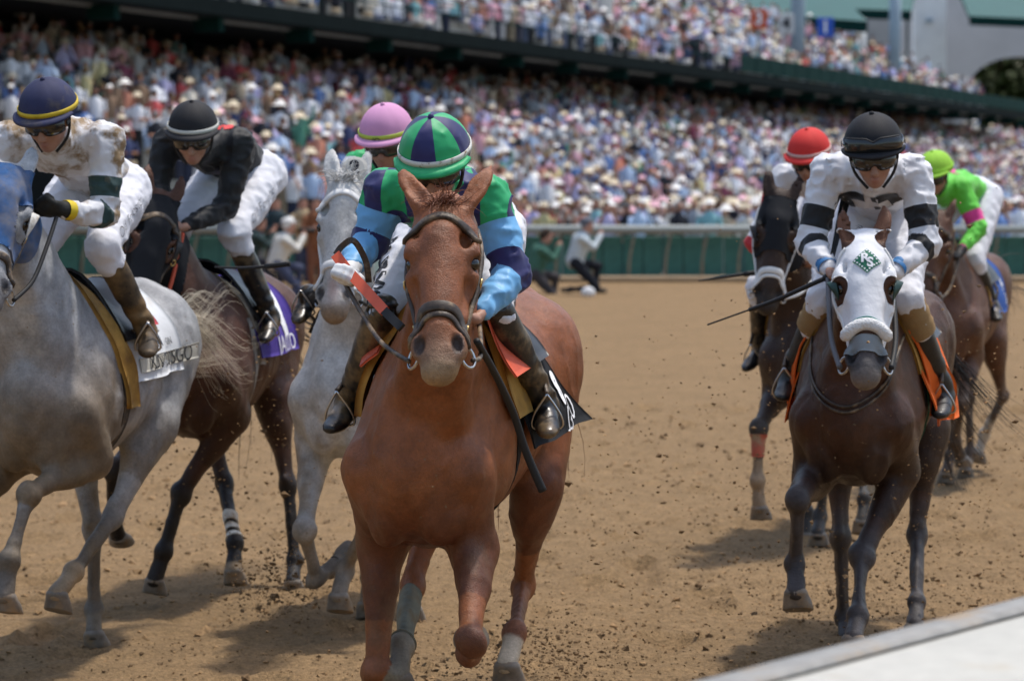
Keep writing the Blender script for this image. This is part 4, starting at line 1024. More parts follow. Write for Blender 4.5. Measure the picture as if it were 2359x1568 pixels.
def height(x, y):
    P = np.stack([x, y, np.zeros_like(x)], 1)
    near = np.clip(1.3 - (y - 9) / 18, .25, 1)
    h = .014 * vnoise(P, 2.2, 41) + .012 * vnoise(P * np.array([1, .8, 1]), 6, 42) + .012 * vnoise(P, 15, 43) * near + .008 * vnoise(P, 34, 44) * near
    pit = vnoise(P * np.array([1, .75, 1]), 3.6, 47); h -= .050 * sstep(pit, .42, .75); h += .02 * sstep(pit, .25, .42) * (1 - sstep(pit, .42, .5))
    # rut lines left by the harrow, running with the track
    ph = (x * .85 - y * .30) * 9 + 1.5 * vnoise(P, 1.1, 50); h += .006 * np.sin(ph) * near
    return h
def ground_patch(x0, x1, y0, y1, nx, ny):
    gx = np.linspace(x0, x1, nx); gy = y0 * (y1 / y0) ** np.linspace(0, 1, ny)
    X, Y = np.meshgrid(gx, gy, indexing='ij'); x = X.ravel(); y = Y.ravel()
    return np.stack([x, y, height(x, y)], 1), grid_faces_np(nx, ny)
def grid_faces_np(a, b):
    i, j = np.meshgrid(np.arange(a - 1), np.arange(b - 1), indexing='ij'); k = (i * b + j).ravel()
    return np.stack([k, k + b, k + b + 1, k + 1], 1)
gv, gf = ground_patch(-4.2, 5.2, 7.0, 26, 270, 370)
o = mk('dirt_track', gv, gf, dirt); tag(o, kind='structure')
mb = MB(); mb.add([(-400, -40, -.05), (400, -40, -.05), (400, 61.8, -.05), (-400, 61.8, -.05)], [(0, 1, 2, 3)])
o = mb.build('far_track', dirt); tag(o, kind='structure')
gx0 = 1500
apron_m = mat('apron_concrete', (.28, .27, .25), .9, .2, noise=(.5, .15))
mb = MB(); mb.add([(-gx0, 61.8, -.04), (gx0, 61.8, -.04), (gx0, 2500, -.04), (-gx0, 2500, -.04)], [(0, 1, 2, 3)])
o = mb.build('apron', apron_m); tag(o, kind='structure')
mb = MB(); mb.add([(-gx0, -1500, -.09), (gx0, -1500, -.09), (gx0, -40, -.09), (-gx0, -40, -.09)], [(0, 1, 2, 3)]); o = mb.build('infield', mat('infield_grass', (.06, .09, .03), .95)); tag(o, kind='structure')

# loose clods and flying dirt
def rock(mb_v, mb_f, p, r, rg):
    b = np.array([(1, 0, 0), (-1, 0, 0), (0, 1, 0), (0, -1, 0), (0, 0, 1), (0, 0, -1)], float)
    b = b * rg.uniform(.55, 1.25, (6, 1)) + rg.normal(0, .18, (6, 3)); q = rg.normal(size=(3, 3)); q, _ = np.linalg.qr(q)
    n = 6 * len(mb_v); mb_v.append(p + (b @ q) * r * np.array([1.15, 1.15, .8]))
    mb_f.append(np.array([(0, 2, 4), (2, 1, 4), (1, 3, 4), (3, 0, 4), (2, 0, 5), (1, 2, 5), (3, 1, 5), (0, 3, 5)]) + n)
rg = np.random.default_rng(11)
for nm, m_, cnt, r0, seed in (('loose_dark_clods', M['clod'], 9000, .0036, 1), ('loose_sandy_crumbs', M['clod_pale'], 6500, .0048, 2)):
    v, f = [], []
    ys = 7.2 * (26 / 7.2) ** rg.uniform(0, 1, cnt); xs = rg.uniform(-.215, .215, cnt) * ys
    pp = np.stack([xs, ys, np.zeros(cnt)], 1); dens = vnoise(pp, 1.6, 70 + seed) + .6 * vnoise(pp, 5, 75 + seed)
    k = dens > (-.05 if seed == 1 else -.5); xs, ys = xs[k], ys[k]; zs = height(xs, ys)
    for x, y, z in zip(xs, ys, zs): rock(v, f, np.array((x, y, z + .003)), r0 * rg.lognormal(0, .55) * (.8 + y / 22), rg)
    o = mk(nm, np.vstack(v), np.vstack(f), m_, smooth=False); tag(o, 'loose crumbs of dirt lying on the race track' if seed == 2 else 'dark clods of moist dirt scattered over the track', 'dirt', kind='stuff')
def spray(centers, cnt, seed, mat_, nm, label, sizes=(.0035, .5)):
    rg = np.random.default_rng(seed); v, f = [], []
    for (c, sg, w) in centers:
        for _ in range(int(cnt * w)):
            p = np.array(c) + rg.normal(0, 1, 3) * np.array(sg)
            if p[2] < .01: p[2] = abs(p[2]) + .01
            rock(v, f, p, sizes[0] * rg.lognormal(0, sizes[1]), rg)
    o = mk(nm, np.vstack(v), np.vstack(f), mat_, smooth=False); tag(o, label, 'dirt', kind='stuff')
spray([((-1.08, 12.8, .20), (.13, .3, .09), .5), ((1.65, 12.9, .12), (.35, .5, .14), .5), ((1.8, 13.2, .7), (.7, .8, .5), .55), ((-.05, 11.3, .06), (.35, .4, .08), .5), ((-1.5, 13.9, .7), (.25, .5, .35), .35), ((.75, 12.5, .45), (.6, 1.6, .35), .4), ((.12, 11.3, .12), (.16, .2, .10), .35)], 1500, 5, M['clod'], 'flying_dirt', 'dark dirt thrown up by the hooves', (.0046, .5))
spray([((1.7, 12.3, .9), (.45, .5, .4), .5), ((2.0, 13.5, .5), (.7, .8, .4), .4), ((-.95, 13.2, .8), (.25, .5, .4), .35), ((.4, 11.2, .6), (.25, .4, .3), .15)], 1900, 6, M['clod_pale'], 'flying_sand', 'pale sand flung up among the horses', (.0036, .4))

# ------------------------------------------------------------------ inner rail by the camera
white_rail = mat('white_rail_paint', (.46, .44, .385), .55, .3, noise=((3, .08), (25, .08)), bump=(15, .15, .004), mud=((.40, .33, .23), 4, .56, .2))
rail = empty('inner_rail', (.6, 5.3, 0)); tag(rail, 'wide white capped running rail at the near edge of the track', 'rail')
rd = nrm(V3(.702, .947, 0)); rn = V3(rd[1], -rd[0], 0); r0 = V3(.385, 4.843, 0)
prof = [(-.02, -.11), (-.028, -.05), (-.018, -.012), (0, 0), (.03, .006), (.06, -.002), (.12, .008), (.30, .012), (.55, .008), (.72, -.01), (.76, -.05), (.76, -.11)]
v = []
for s in np.linspace(-4, 9, 14):
    for w_, z in prof: v.append(r0 + rd * s + rn * (w_) + V3(0, 0, 1.15 + z))
k = len(prof); f = [(i * k + j, (i + 1) * k + j, (i + 1) * k + j + 1, i * k + j + 1) for i in range(13) for j in range(k - 1)]
mb = MB(); mb.add(v, f); mb.build('rail_cover', white_rail, rail, True, off=np.array(rail.location))
trim_m = mat('grey_rail_edge', (.27, .26, .24), .6, .3, noise=(20, .2), mud=((.35, .25, .15), 6, .5, .2))
mb = MB(); v = []
for s in np.linspace(-4, 9, 14):
    for w_, z in ((-.032, -.10), (-.034, -.012), (-.022, .008), (.065, .015), (.072, .006)): v.append(r0 + rd * s + rn * w_ + V3(0, 0, 1.15 + z))
f = [(i * 5 + j, (i + 1) * 5 + j, (i + 1) * 5 + j + 1, i * 5 + j + 1) for i in range(13) for j in range(4)]
mb.add(v, f); mb.build('rail_edge', trim_m, rail, True, off=np.array(rail.location))
for s in np.arange(-3, 9, 2.4):
    mb = MB(); p = r0 + rd * s + rn * .4; mb.tube([p + V3(0, 0, -.1), p + V3(0, 0, .7), p + V3(0, 0, 1.10)], .035, 10); mb.build('post', white_rail, rail, True, off=np.array(rail.location))

# ------------------------------------------------------------------ outer fence
FY = 62.4
green_m = mat('green_fence_board', (.042, .145, .118), .6, .35, noise=((2, .2), (20, .15)), mud=((.20, .14, .08), 3.5, .66, .15))
dgreen_m = mat('dark_green_paint', (.005, .030, .026), .9, .1, noise=(1.5, .2))
grey_rail_m = mat('pale_grey_rail', (.27, .30, .29), .5, .4, noise=(2, .06))
post_m = mat('weathered_post', (.20, .16, .11), .8, .2, noise=(6, .3))
fence = empty('track_fence', (0, FY, 0)); tag(fence, 'green board fence with pale top rail along the far side of the track', 'fence')
bm_ = None
bmesh_board = MB(); bmesh_board.box((0, 0, .48), (.425, .05, .90), bev=.012)
for i in range(-33, 40):
    if bm_ is None: b = bmesh_board.build('fence_board', green_m, fence); bm_ = b.data
    else:
        b = bpy.data.objects.new('fence_board', bm_); COL.objects.link(b); b.parent = fence
    b.location = (i * .445, (.035 if i % 2 else 0) + rng.uniform(-.01, .01), rng.uniform(-.012, .012)); b.rotation_euler = (0, 0, rng.uniform(-.06, .06))
mb = MB(); mb.tube([(-17, -.28, 1.08), (18, -.28, 1.08)], .095, 14); mb.build('top_rail', grey_rail_m, fence, True)
for i in range(-18, 20):
    x = i * .80 + .2; mb = MB(); mb.tube(spline([(x - .04, -.55, -.05), (x - .02, -.50, .45), (x + .10, -.30, 1.0)], 4), .028, 7); mb.build('rail_support', post_m, fence, True)
mb = MB(); mb.box((0, -.75, .02), (60, .9, .09), bev=.02); mb.build('kerb_strip', mat('sandy_kerb', (.34, .25, .16), .95, .1, noise=(3, .15)), fence)

# ------------------------------------------------------------------ grandstand
Sd_ = V3(.347, .938, 0); Sn_ = V3(-.938, .347, 0); S0 = V3(0, 98.3, 0)
def SP(t, w, z): return S0 + Sd_ * t + Sn_ * w + V3(0, 0, z)
def t_at(px, w):
    """distance along the stand where the line at depth w crosses a given view azimuth"""
    k = (px - 1179.5) / 6500; o = S0 + Sn_ * w; return (k * o[1] - o[0]) / (Sd_[0] - k * Sd_[1])
HD = 2.0 + 4.68
stand = empty('grandstand', tuple(SP(0, 0, 0))); tag(stand, 'two tier racecourse grandstand packed with people behind the track', 'grandstand'); so = np.array(stand.location)
conc = mat('stand_concrete', (.22, .23, .22), .9, .2, noise=(.6, .15)); shade_m = mat('stand_painted_shade', (.012, .015, .017), .85, .2, noise=(.3, .3))  # near-black base colour of shade_m paints in the shade under the deck
W0 = -9.2
def row_z(w): return .25 + (w - W0) * .345
TA, TB = -85, 175
def t_front(w): return max(TA, (64.6 - S0[1] - Sn_[1] * w) / Sd_[1])      # the terrace starts behind the fence
mb = MB()
for i in range(16):
    w = W0 + i * .92; z = row_z(w); ta, tb = t_front(w), t_front(w + .92)
    mb.add([SP(ta, w, z), SP(TB, w, z), SP(TB, w + .92, z), SP(tb, w + .92, z)], [(0, 1, 2, 3)]); mb.add([SP(ta, w, z - .35), SP(TB, w, z - .35), SP(TB, w, z), SP(ta, w, z)], [(0, 1, 2, 3)])
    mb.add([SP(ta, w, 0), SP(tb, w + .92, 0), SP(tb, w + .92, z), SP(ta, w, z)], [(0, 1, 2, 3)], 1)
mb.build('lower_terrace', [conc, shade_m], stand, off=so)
def slab(nm, w0, w1, z0, z1, m_, t0=TA, t1=TB):
    mb = MB(); c = [SP(t0, w0, z0), SP(t1, w0, z0), SP(t1, w1, z0), SP(t0, w1, z0), SP(t0, w0, z1), SP(t1, w0, z1), SP(t1, w1, z1), SP(t0, w1, z1)]
    mb.add(c, [(0, 3, 2, 1), (4, 5, 6, 7), (0, 1, 5, 4), (1, 2, 6, 5), (2, 3, 7, 6), (3, 0, 4, 7)]); return mb.build(nm, m_, stand, off=so)
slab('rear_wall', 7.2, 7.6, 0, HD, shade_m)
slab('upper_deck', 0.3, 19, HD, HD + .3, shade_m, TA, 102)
slab('deck_fascia', -.05, .28, HD - .02, HD + .42, mat('fascia_green', (.008, .013, .013), .95, .05, noise=(1.2, .15)), TA, 118)
UZ = lambda w: HD + .4 + (w - 1) * .46
mb = MB()
for i in range(11):
    w = 1 + i * .95; z = UZ(w); mb.add([SP(TA, w, z), SP(97, w, z), SP(97, w + .95, z), SP(TA, w + .95, z)], [(0, 1, 2, 3)]); mb.add([SP(TA, w, z - .5), SP(97, w, z - .5), SP(97, w, z), SP(TA, w, z)], [(0, 1, 2, 3)])
mb.build('upper_terrace', conc, stand, off=so)
for i, t in enumerate(np.arange(-40, 114, 6.0)):
    mb = MB(); mb.box((0, 0, 0), (.28, .8, .38), R=np.stack([Sd_, Sn_, V3(0, 0, 1)], 1)); mb.v = [tuple(np.array(q) + SP(t, .75, HD - .22)) for q in mb.v]; mb.build('bracket', dgreen_m, stand, off=so)
for t in np.arange(t_at(1720, 0), 117, 2.4):
    mb = MB(); mb.box((0, 0, 0), (2.3, .06, .76), R=np.stack([Sd_, Sn_, V3(0, 0, 1)], 1), bev=.02); mb.v = [tuple(np.array(q) + SP(t, -.02, HD + .84)) for q in mb.v]; mb.build('railing_panel', dgreen_m, stand, off=so)
mb = MB()
for z in (.95, 1.35): mb.tube([SP(TA, -.02, HD + z), SP(t_at(1720, 0), -.02, HD + z)], .03, 6)
for t in np.arange(TA, t_at(1720, 0), 1.6): mb.tube([SP(t, -.02, HD + .6), SP(t, -.02, HD + 1.36)], .02, 5)
mb.build('open_railing', dgreen_m, stand, off=so)
colm = mat('grey_steel_column', (.28, .36, .42), .5, .4, noise=(1, .1)); whm = mat('white_stucco', (.80, .80, .78), .85, .2, noise=(.6, .08))
for px, w, r in ((1392, 3, .36), (1835, 3, .37), (2058, 3, .35)):
    p = SP(t_at(px, w), w, HD + .3); mb = MB(); mb.tube([p, p + V3(0, 0, 9)], r, 14); mb.build('column', whm if px == 1392 else colm, stand, True, off=so)
for px in np.arange(60, 2400, 95):
    w = 6.6; p = SP(t_at(px, w), w, 3.0); mb = MB(); mb.tube([p, p + V3(0, 0, HD - 2.9)], .14, 8); mb.build('lower_post', dgreen_m, stand, True, off=so)
# press board with pale lettering blocks under the deck, far right
for px, wd in ((1995, .5), (2045, .9), (2100, 1.0)):
    p = SP(t_at(px, 5.6), 5.6, 5.75); mb = MB(); mb.box((0, 0, 0), (wd * .85, .08, .9), R=np.stack([nrm(V3(1, -.37, 0)), nrm(V3(.37, 1, 0)), V3(0, 0, 1)], 1), bev=.1); mb.v = [tuple(np.array(q) + p) for q in mb.v]; mb.build('pale_board', whm, stand, off=so)
# green awnings above the upper seats
awn = mat('teal_awning', (.013, .085, .076), .6, .35, noise=(.8, .08))
def awning(pxs, y_top, y_bot, depth, tilt, valance=.0, nm='awning'):
    """roof sheet seen from its eave; eave corners given by view azimuth and elevation at a depth along the stand"""
    pass
def wp(px, py, Y):
    """a point of the far building from its bearing, elevation and distance"""
    return V3((px - 1179.5) / 6500 * Y, Y, 2.0 + (432 - py) / 6500 * Y)
def roof(nm, pts, th, m_, parent, po):
    a = np.array(pts); n = nrm(np.cross(a[1] - a[0], a[2] - a[0])); n = n if n[2] > 0 else -n
    b = a - n * th; k = len(a); v = list(a) + list(b); f = [tuple(range(k)), tuple(range(2 * k - 1, k - 1, -1))] + [(i, (i + 1) % k, k + (i + 1) % k, k + i) for i in range(k)]
    mb = MB(); mb.add(v, f); return mb.build(nm, m_, parent, off=po)
hall = empty('clubhouse', tuple(wp(2170, 300, 236))); hall.location.z = 0; ho = np.array(hall.location)
tag(hall, 'pale stucco clubhouse with arched opening and teal awnings beyond the stand', 'building')
# wall with an arched opening
Yw = 240.; sx = Yw / 6500
def wallp(px, z): return V3((px - 1179.5) * sx, Yw, z)
cx_ = 2345.; rw = 4.3; zc_ = 2 + (432 - 205) * sx; arch = []
xc = (cx_ - 1179.5) * sx
for q in np.linspace(0, math.pi, 17): arch.append((xc - rw * math.cos(q), zc_ + rw * .62 * math.sin(q)))
x0 = (1700 - 1179.5) * sx; x1 = (2900 - 1179.5) * sx; zt = 2 + (432 + 120) * sx
mb = MB(); v = []
for (x, z) in arch: v += [(x, Yw, z), (x, Yw, zt), (x, Yw + 1.6, z)]
f = [(i * 3, (i + 1) * 3, (i + 1) * 3 + 1, i * 3 + 1) for i in range(16)] + [(i * 3, i * 3 + 2, (i + 1) * 3 + 2, (i + 1) * 3) for i in range(16)]
mb.add(v, f); mb.add([(x0, Yw, 0), (arch[0][0], Yw, 0), (arch[0][0], Yw, zt), (x0, Yw, zt)], [(0, 1, 2, 3)]); mb.add([(arch[-1][0], Yw, 0), (x1, Yw, 0), (x1, Yw, zt), (arch[-1][0], Yw, zt)], [(0, 1, 2, 3)])
mb.build('wall', mat('grey_stucco', (.55, .53, .52), .9, .15, noise=(.3, .08)), hall, off=ho)
p0 = wp(2103, 432, 226); p1 = wp(2176, 432, 226); mb = MB(); mb.box(((p0[0] + p1[0]) / 2, 226.8, 11), (p1[0] - p0[0], 1.6, 22), bev=.05); mb.build('pier', whm, hall, off=ho)
mb = MB(); mb.box(wp(2136, 50, 225.7), (.5, .5, .35), bev=.08); mb.build('wall_lamp', colm, hall, off=ho)
mb = MB(); mb.tube([wp(2086, 130, 225), wp(2086, -60, 225)], .10, 8); mb.build('downpipe', dgreen_m, hall, True, off=ho)
for a, Ya, Yb in (([(1130, -40), (1900, -40), (1995, 52), (1350, 6)], 190, 176), ([(1890, -40), (2110, -40), (2095, 28), (1960, 24)], 215, 205), ([(2195, -40), (2420, -40), (2420, 48), (2228, 40)], 232, 218)):
    pts = [wp(px, py, Ya if py < 0 else Yb) for px, py in a]; roof('awning', pts, .35, awn, hall, ho)
    e0, e1 = pts[3], pts[2]; mb = MB(); mb.add([e0, e1, e1 - V3(0, 0, .7), e0 - V3(0, 0, .7)], [(0, 1, 2, 3)]); mb.build('awning_valance', dgreen_m, hall, off=ho)
for px in (1545, 1730, 1925, 1985): mb = MB(); p = wp(px, 45, 190); mb.tube([V3(p[0], 190, HD + 2), p], .16, 8); mb.build('awning_post', whm, hall, True, off=ho)
mb = MB(); mb.box(wp(1690, 85, 196), (22, .3, 2.2)); mb.build('suite_wall', mat('pale_suite', (.42, .40, .38), .9, .1, noise=(.4, .2)), hall, off=ho)
# section signs
for px, py, rgb, Y, lab, wd, ch in ((1745, 47, (.55, .08, .02), 131, 'orange section sign on a post above the upper deck crowd', 38, '3'), (1808, 58, (.55, .56, .55), 133, 'white section sign beside the grey column on the upper deck', 36, '4'), (1898, 66, (.02, .09, .45), 137, 'blue section sign on a post above the upper deck crowd', 38, '1')):
    c = wp(px, py, Y); s = Y / 6500; sg = empty('section_sign', (c[0], Y, HD + 1)); tag(sg, lab, 'sign'); oo = np.array(sg.location)
    mb = MB(); mb.box(c, (wd * s, .08, 46 * s), bev=.03); mb.build('panel', mat('sign_panel', rgb, .6), sg, off=oo)
    mb = MB(); mb.tube([V3(c[0], Y + .1, HD + 1), V3(c[0], Y + .1, c[2])], .06, 6); mb.build('post', grey_rail_m, sg, True, off=oo)
    tv, tf = text_mesh(ch, 40 * s, 0, .02); mk('numeral', np.stack([tv[:, 0] + c[0], np.full(len(tv), Y - .06), tv[:, 1] + c[2]], 1), tf, M['white_print'] if ch != '4' else M['black_print'], sg, smooth=False, off=oo)
# trees seen through the arch
leafm = mat('tree_leaves', (.030, .045, .012), .7, .2, noise=(.6, .5)); barkm = mat('bark', (.09, .065, .045), .9, .1, noise=(4, .3))
def tree(x, y, hgt, cr, seed, label):
    t = empty('tree', (x, y, 0)); tag(t, label, 'tree', 'trees behind the clubhouse'); rg = np.random.default_rng(seed)
    mb = MB(); mb.tube(spline([(0, 0, 0), (.1, 0, hgt * .35), (-.1, .1, hgt * .7)], 4), np.linspace(.32, .1, 9), 8)
    for i in range(6):
        q = rg.uniform(0, 6.28); mb.tube(spline([(0, 0, hgt * rg.uniform(.35, .6)), (cr * .4 * math.cos(q), cr * .4 * math.sin(q), hgt * .72), (cr * .75 * math.cos(q), cr * .75 * math.sin(q), hgt * .85)], 3), np.linspace(.12, .03, 7), 6)
    mb.build('trunk', barkm, t, True)
    n = 5200; cl = rg.normal(0, 1, (26, 3)); cl = cl / np.linalg.norm(cl, axis=1)[:, None] * rg.uniform(.35, .95, (26, 1)) * np.array([cr, cr, hgt * .34]) + np.array([0, 0, hgt * .68])
    c = cl[rg.integers(26, size=n)] + rg.normal(0, cr * .17, (n, 3)); a = rg.normal(size=(n, 3)); a /= np.linalg.norm(a, axis=1)[:, None]; b = np.cross(a, rg.normal(size=(n, 3))); b /= np.linalg.norm(b, axis=1)[:, None]
    s = rg.uniform(.25, .6, (n, 1)); V_ = np.stack([c - a * s, c + b * s * .55, c + a * s, c - b * s * .55], 1).reshape(-1, 3); mk('crown', V_, np.arange(4 * n).reshape(n, 4), leafm, t, smooth=False)
tree(41.0, 247, 15, 5, 3, 'dark leafy tree seen through the left half of the arch'); tree(47, 248, 16, 6, 4, 'dark leafy tree seen through the right half of the arch')
tree(28, 262, 17, 6, 5, 'tree rising above the wall behind the teal awnings')

# ------------------------------------------------------------------ crowd
crowd_m = mat('crowd_clothes', rough=.85, spec=.2, attr=True)
SHIRT = [('white', (.84, .84, .86), 30), ('pale blue', (.50, .62, .80), 17), ('pink', (.76, .44, .50), 12), ('navy', (.06, .075, .16), 10), ('red', (.56, .10, .10), 5), ('tan', (.54, .43, .30), 7), ('grey', (.40, .43, .47), 10), ('black', (.03, .032, .04), 7),
         ('lavender', (.58, .54, .78), 10), ('green', (.10, .28, .20), 3), ('teal', (.24, .46, .48), 4), ('coral', (.70, .30, .20), 6), ('yellow', (.72, .62, .32), 2), ('blue', (.16, .26, .52), 7), ('cream', (.76, .71, .60), 11), ('maroon', (.28, .08, .12), 3), ('brown', (.26, .17, .11), 3)]
HAT = [('straw hat', (.68, .58, .42), 6), ('white hat', (.84, .82, .78), 8), ('pink hat', (.74, .44, .50), 2), ('black hat', (.06, .06, .065), 2), ('', None, 26)]
HAIR = [(.04, .03, .024), (.08, .05, .032), (.12, .07, .035), (.30, .20, .09), (.30, .29, .28)]
SKIN = [(.50, .28, .20), (.42, .22, .15), (.55, .33, .25), (.24, .12, .075), (.12, .06, .038)]
def lp_template(detail, hat, pose, seated):
    """low polygon spectator; returns verts, quads, part id per vertex (0 top, 1 skin, 2 hat or hair, 3 lower, 4 sleeve)"""
    v, f, p = [], [], []
    def ringt(rings, n, part, cap=True):
        o = len(v)
        for (cx, cy, cz, rx, ry) in rings:
            for k in range(n):
                q = 2 * math.pi * (k + .5) / n; v.append((cx + rx * math.cos(q), cy + ry * math.sin(q), cz)); p.append(part)
        for i in range(len(rings) - 1):
            for k in range(n): f.append((o + i * n + k, o + i * n + (k + 1) % n, o + (i + 1) * n + (k + 1) % n, o + (i + 1) * n + k))
    n = 10 if detail else 6; z0 = .42 if seated else .86
    ringt([(0, 0, z0, .15, .10), (0, 0, z0 + .22, .15, .105), (0, -.01, z0 + .44, .20, .12), (0, 0, z0 + .54, .12, .08), (0, 0, z0 + .60, .05, .05)] if detail else [(0, 0, z0, .15, .10), (0, 0, z0 + .44, .20, .12), (0, 0, z0 + .56, .06, .06)], n, 0)
    hz = z0 + .71
    ringt([(0, 0, hz - .115, .035, .04), (0, -.01, hz - .07, .068, .08), (0, -.01, hz, .078, .095), (0, 0, hz + .06, .07, .085), (0, 0, hz + .105, .02, .03)] if detail else [(0, 0, hz - .11, .03, .03), (0, -.01, hz - .03, .078, .09), (0, 0, hz + .1, .03, .03)], n, 1)
    if hat == 1: ringt([(0, 0, hz + .045, .155, .165), (0, 0, hz + .06, .10, .11), (0, 0, hz + .14, .075, .09), (0, 0, hz + .15, .01, .01)], n, 2)
    elif hat == 2: ringt([(0, 0, hz + .02, .22, .22), (0, 0, hz + .07, .12, .12), (0, 0, hz + .15, .085, .09), (0, 0, hz + .16, .01, .01)], n, 2)
    elif hat == 3: ringt([(0, -.05, hz + .05, .085, .14), (0, 0, hz + .06, .085, .10), (0, .0, hz + .12, .05, .06), (0, 0, hz + .125, .01, .01)], n, 2)
    else: ringt([(0, .025, hz - .05, .082, .075), (0, .015, hz + .04, .085, .095), (0, .01, hz + .10, .055, .07), (0, .01, hz + .12, .01, .01)], n, 2)
    m = 6 if detail else 4
    for s in (1, -1):
        sh = (s * .205, 0, z0 + .47)
        if pose == 0: el, ha = (s * .25, .02, z0 + .20), (s * .22, -.10, z0 - .02)
        elif pose == 1: el, ha = (s * .26, -.12, z0 + .28), (s * .07, -.20, hz - .02)
        elif pose == 2: el, ha = (s * .27, -.05, z0 + .22), (s * .05, -.22, z0 + .22)
        else: el, ha = ((s * .32, -.05, z0 + .62), (s * .30, -.08, z0 + .90)) if s > 0 else ((s * .25, .02, z0 + .2), (s * .2, -.15, z0 + .1))
        def lim(A, B_, ra, rb, part):
            o = len(v); d = nrm(np.array(B_) - np.array(A)); a = nrm(np.cross(d, (.3, .9, .2))); b = np.cross(d, a)
            for P_, r in ((A, ra), (B_, rb)):
                for k in range(m):
                    q = 2 * math.pi * k / m; v.append(tuple(np.array(P_) + r * (math.cos(q) * a + math.sin(q) * b))); p.append(part)
            for k in range(m): f.append((o + k, o + (k + 1) % m, o + m + (k + 1) % m, o + m + k))
        lim(sh, el, .06, .048, 0); lim(el, ha, .045, .034, 4)
        if detail: ringt([(ha[0], ha[1], ha[2] - .05, .02, .02), (ha[0], ha[1], ha[2], .04, .035), (ha[0], ha[1], ha[2] + .05, .02, .02)], 6, 1)
    if seated: ringt([(0, -.2, .30, .19, .26), (0, -.2, .46, .17, .24), (0, -.2, .47, .01, .01)], 6, 3)
    elif detail:
        for s in (1, -1): ringt([(s * .09, 0, .02, .06, .10), (s * .09, 0, .10, .055, .06), (s * .085, 0, .48, .065, .065), (s * .08, 0, .88, .088, .098)], 8, 3)
    else: ringt([(0, 0, .02, .14, .07), (0, 0, .9, .15, .09)], 5, 3)
    return np.array(v), np.array(f), np.array(p)
wt = lambda L: np.array([q[2] for q in L], float) / sum(q[2] for q in L)
def crowd_colors(part, rg):
    si = rg.choice(len(SHIRT), p=wt(SHIRT)); hi = rg.choice(len(HAT), p=wt(HAT)); sk = np.array(SKIN[rg.choice(5, p=[.3, .3, .2, .12, .08])]) * rg.uniform(.85, 1.1)
    return si, hi, sk
def paint(part, si, hi, sk, rg, hr=None):
    sh = np.array(SHIRT[si][1]) * rg.uniform(.8, 1.15); hc_ = np.array(HAT[hi][1]) * rg.uniform(.85, 1.1) if HAT[hi][1] else np.array(HAIR[rg.integers(5) if hr is None else hr])
    lo = np.array([(.03, .035, .06), (.30, .24, .16), (.10, .12, .18), (.55, .53, .50), (.03, .03, .03)][rg.integers(5)]); sl = sh if rg.random() < .55 else sk
    return np.stack([sh, sk, hc_, lo, sl])[part]
TPL = {}
def tpl(*k):
    if k not in TPL: TPL[k] = lp_template(*k)
    return TPL[k]
def place(T_, x, y, z, yaw, s):
    c, n = math.cos(yaw), math.sin(yaw); q = T_ * np.array([s, s, s]); return np.stack([q[:, 0] * c - q[:, 1] * n + x, q[:, 0] * n + q[:, 1] * c + y, q[:, 2] + z], 1)
def mass(nm, label, spots, rg):
    VV, FF, CC, n = [], [], [], 0
    for (x, y, z, seated) in spots:
        si, hi, sk = crowd_colors(None, rg); hat = (rg.integers(1, 3) if hi < 4 else 0); hat = 3 if (hi in (1, 3) and rg.random() < .4) else hat
        v, f, p = tpl(False, int(hat), int(rg.choice(4, p=[.5, .2, .25, .05])), bool(seated))
        VV.append(place(v, x, y, z, rg.uniform(-.6, .6) + .3, rg.uniform(.92, 1.08))); FF.append(f + n); CC.append(paint(p, si, hi, sk, rg)); n += len(v)
    o = mk(nm, np.vstack(VV), np.vstack(FF), crowd_m, col=np.vstack(CC)); tag(o, label, 'crowd', kind='stuff'); return o
def vis(p, m=60):
    px = 1179.5 + 6500 * p[0] / p[1]; return -m < px < 2359 + m
rg = np.random.default_rng(21); spots = []
for i in range(16):
    w = W0 + i * .92 + .45; z = row_z(w - .45)
    for t in np.arange(TA, TB, .66):
        p = SP(t + rg.uniform(-.12, .12), w + rg.uniform(-.12, .12), z)
        if p[1] < 64.9 or not vis(p) or rg.random() < .08 + .25 * max(0, vnoise(np.array([[t, w, 0.]]), .16, 5)[0]) or p[1] > 262 or (t % 17.0) < 1.0: continue
        if p[1] > 190 and rg.random() < .35: continue
        spots.append((p[0], p[1], p[2], rg.random() < .45))
mass('lower_stand_crowd', 'dense crowd of spectators on the lower terrace of the stand', spots, rg)
spots = []
for i in range(11):
    w = 1 + i * .95 + .45; z = UZ(w - .45)
    for t in np.arange(TA, 95, .66):
        p = SP(t + rg.uniform(-.14, .14), w + rg.uniform(-.12, .12), z)
        if not vis(p) or rg.random() < (.16 if t < 45 else .16 + .6 * min(1, (t - 45) / 50) * (1 if i > 1 else .4)): continue
        spots.append((p[0], p[1], p[2], rg.random() < .5))
mass('upper_deck_crowd', 'crowd of spectators on the open upper deck', spots, rg)
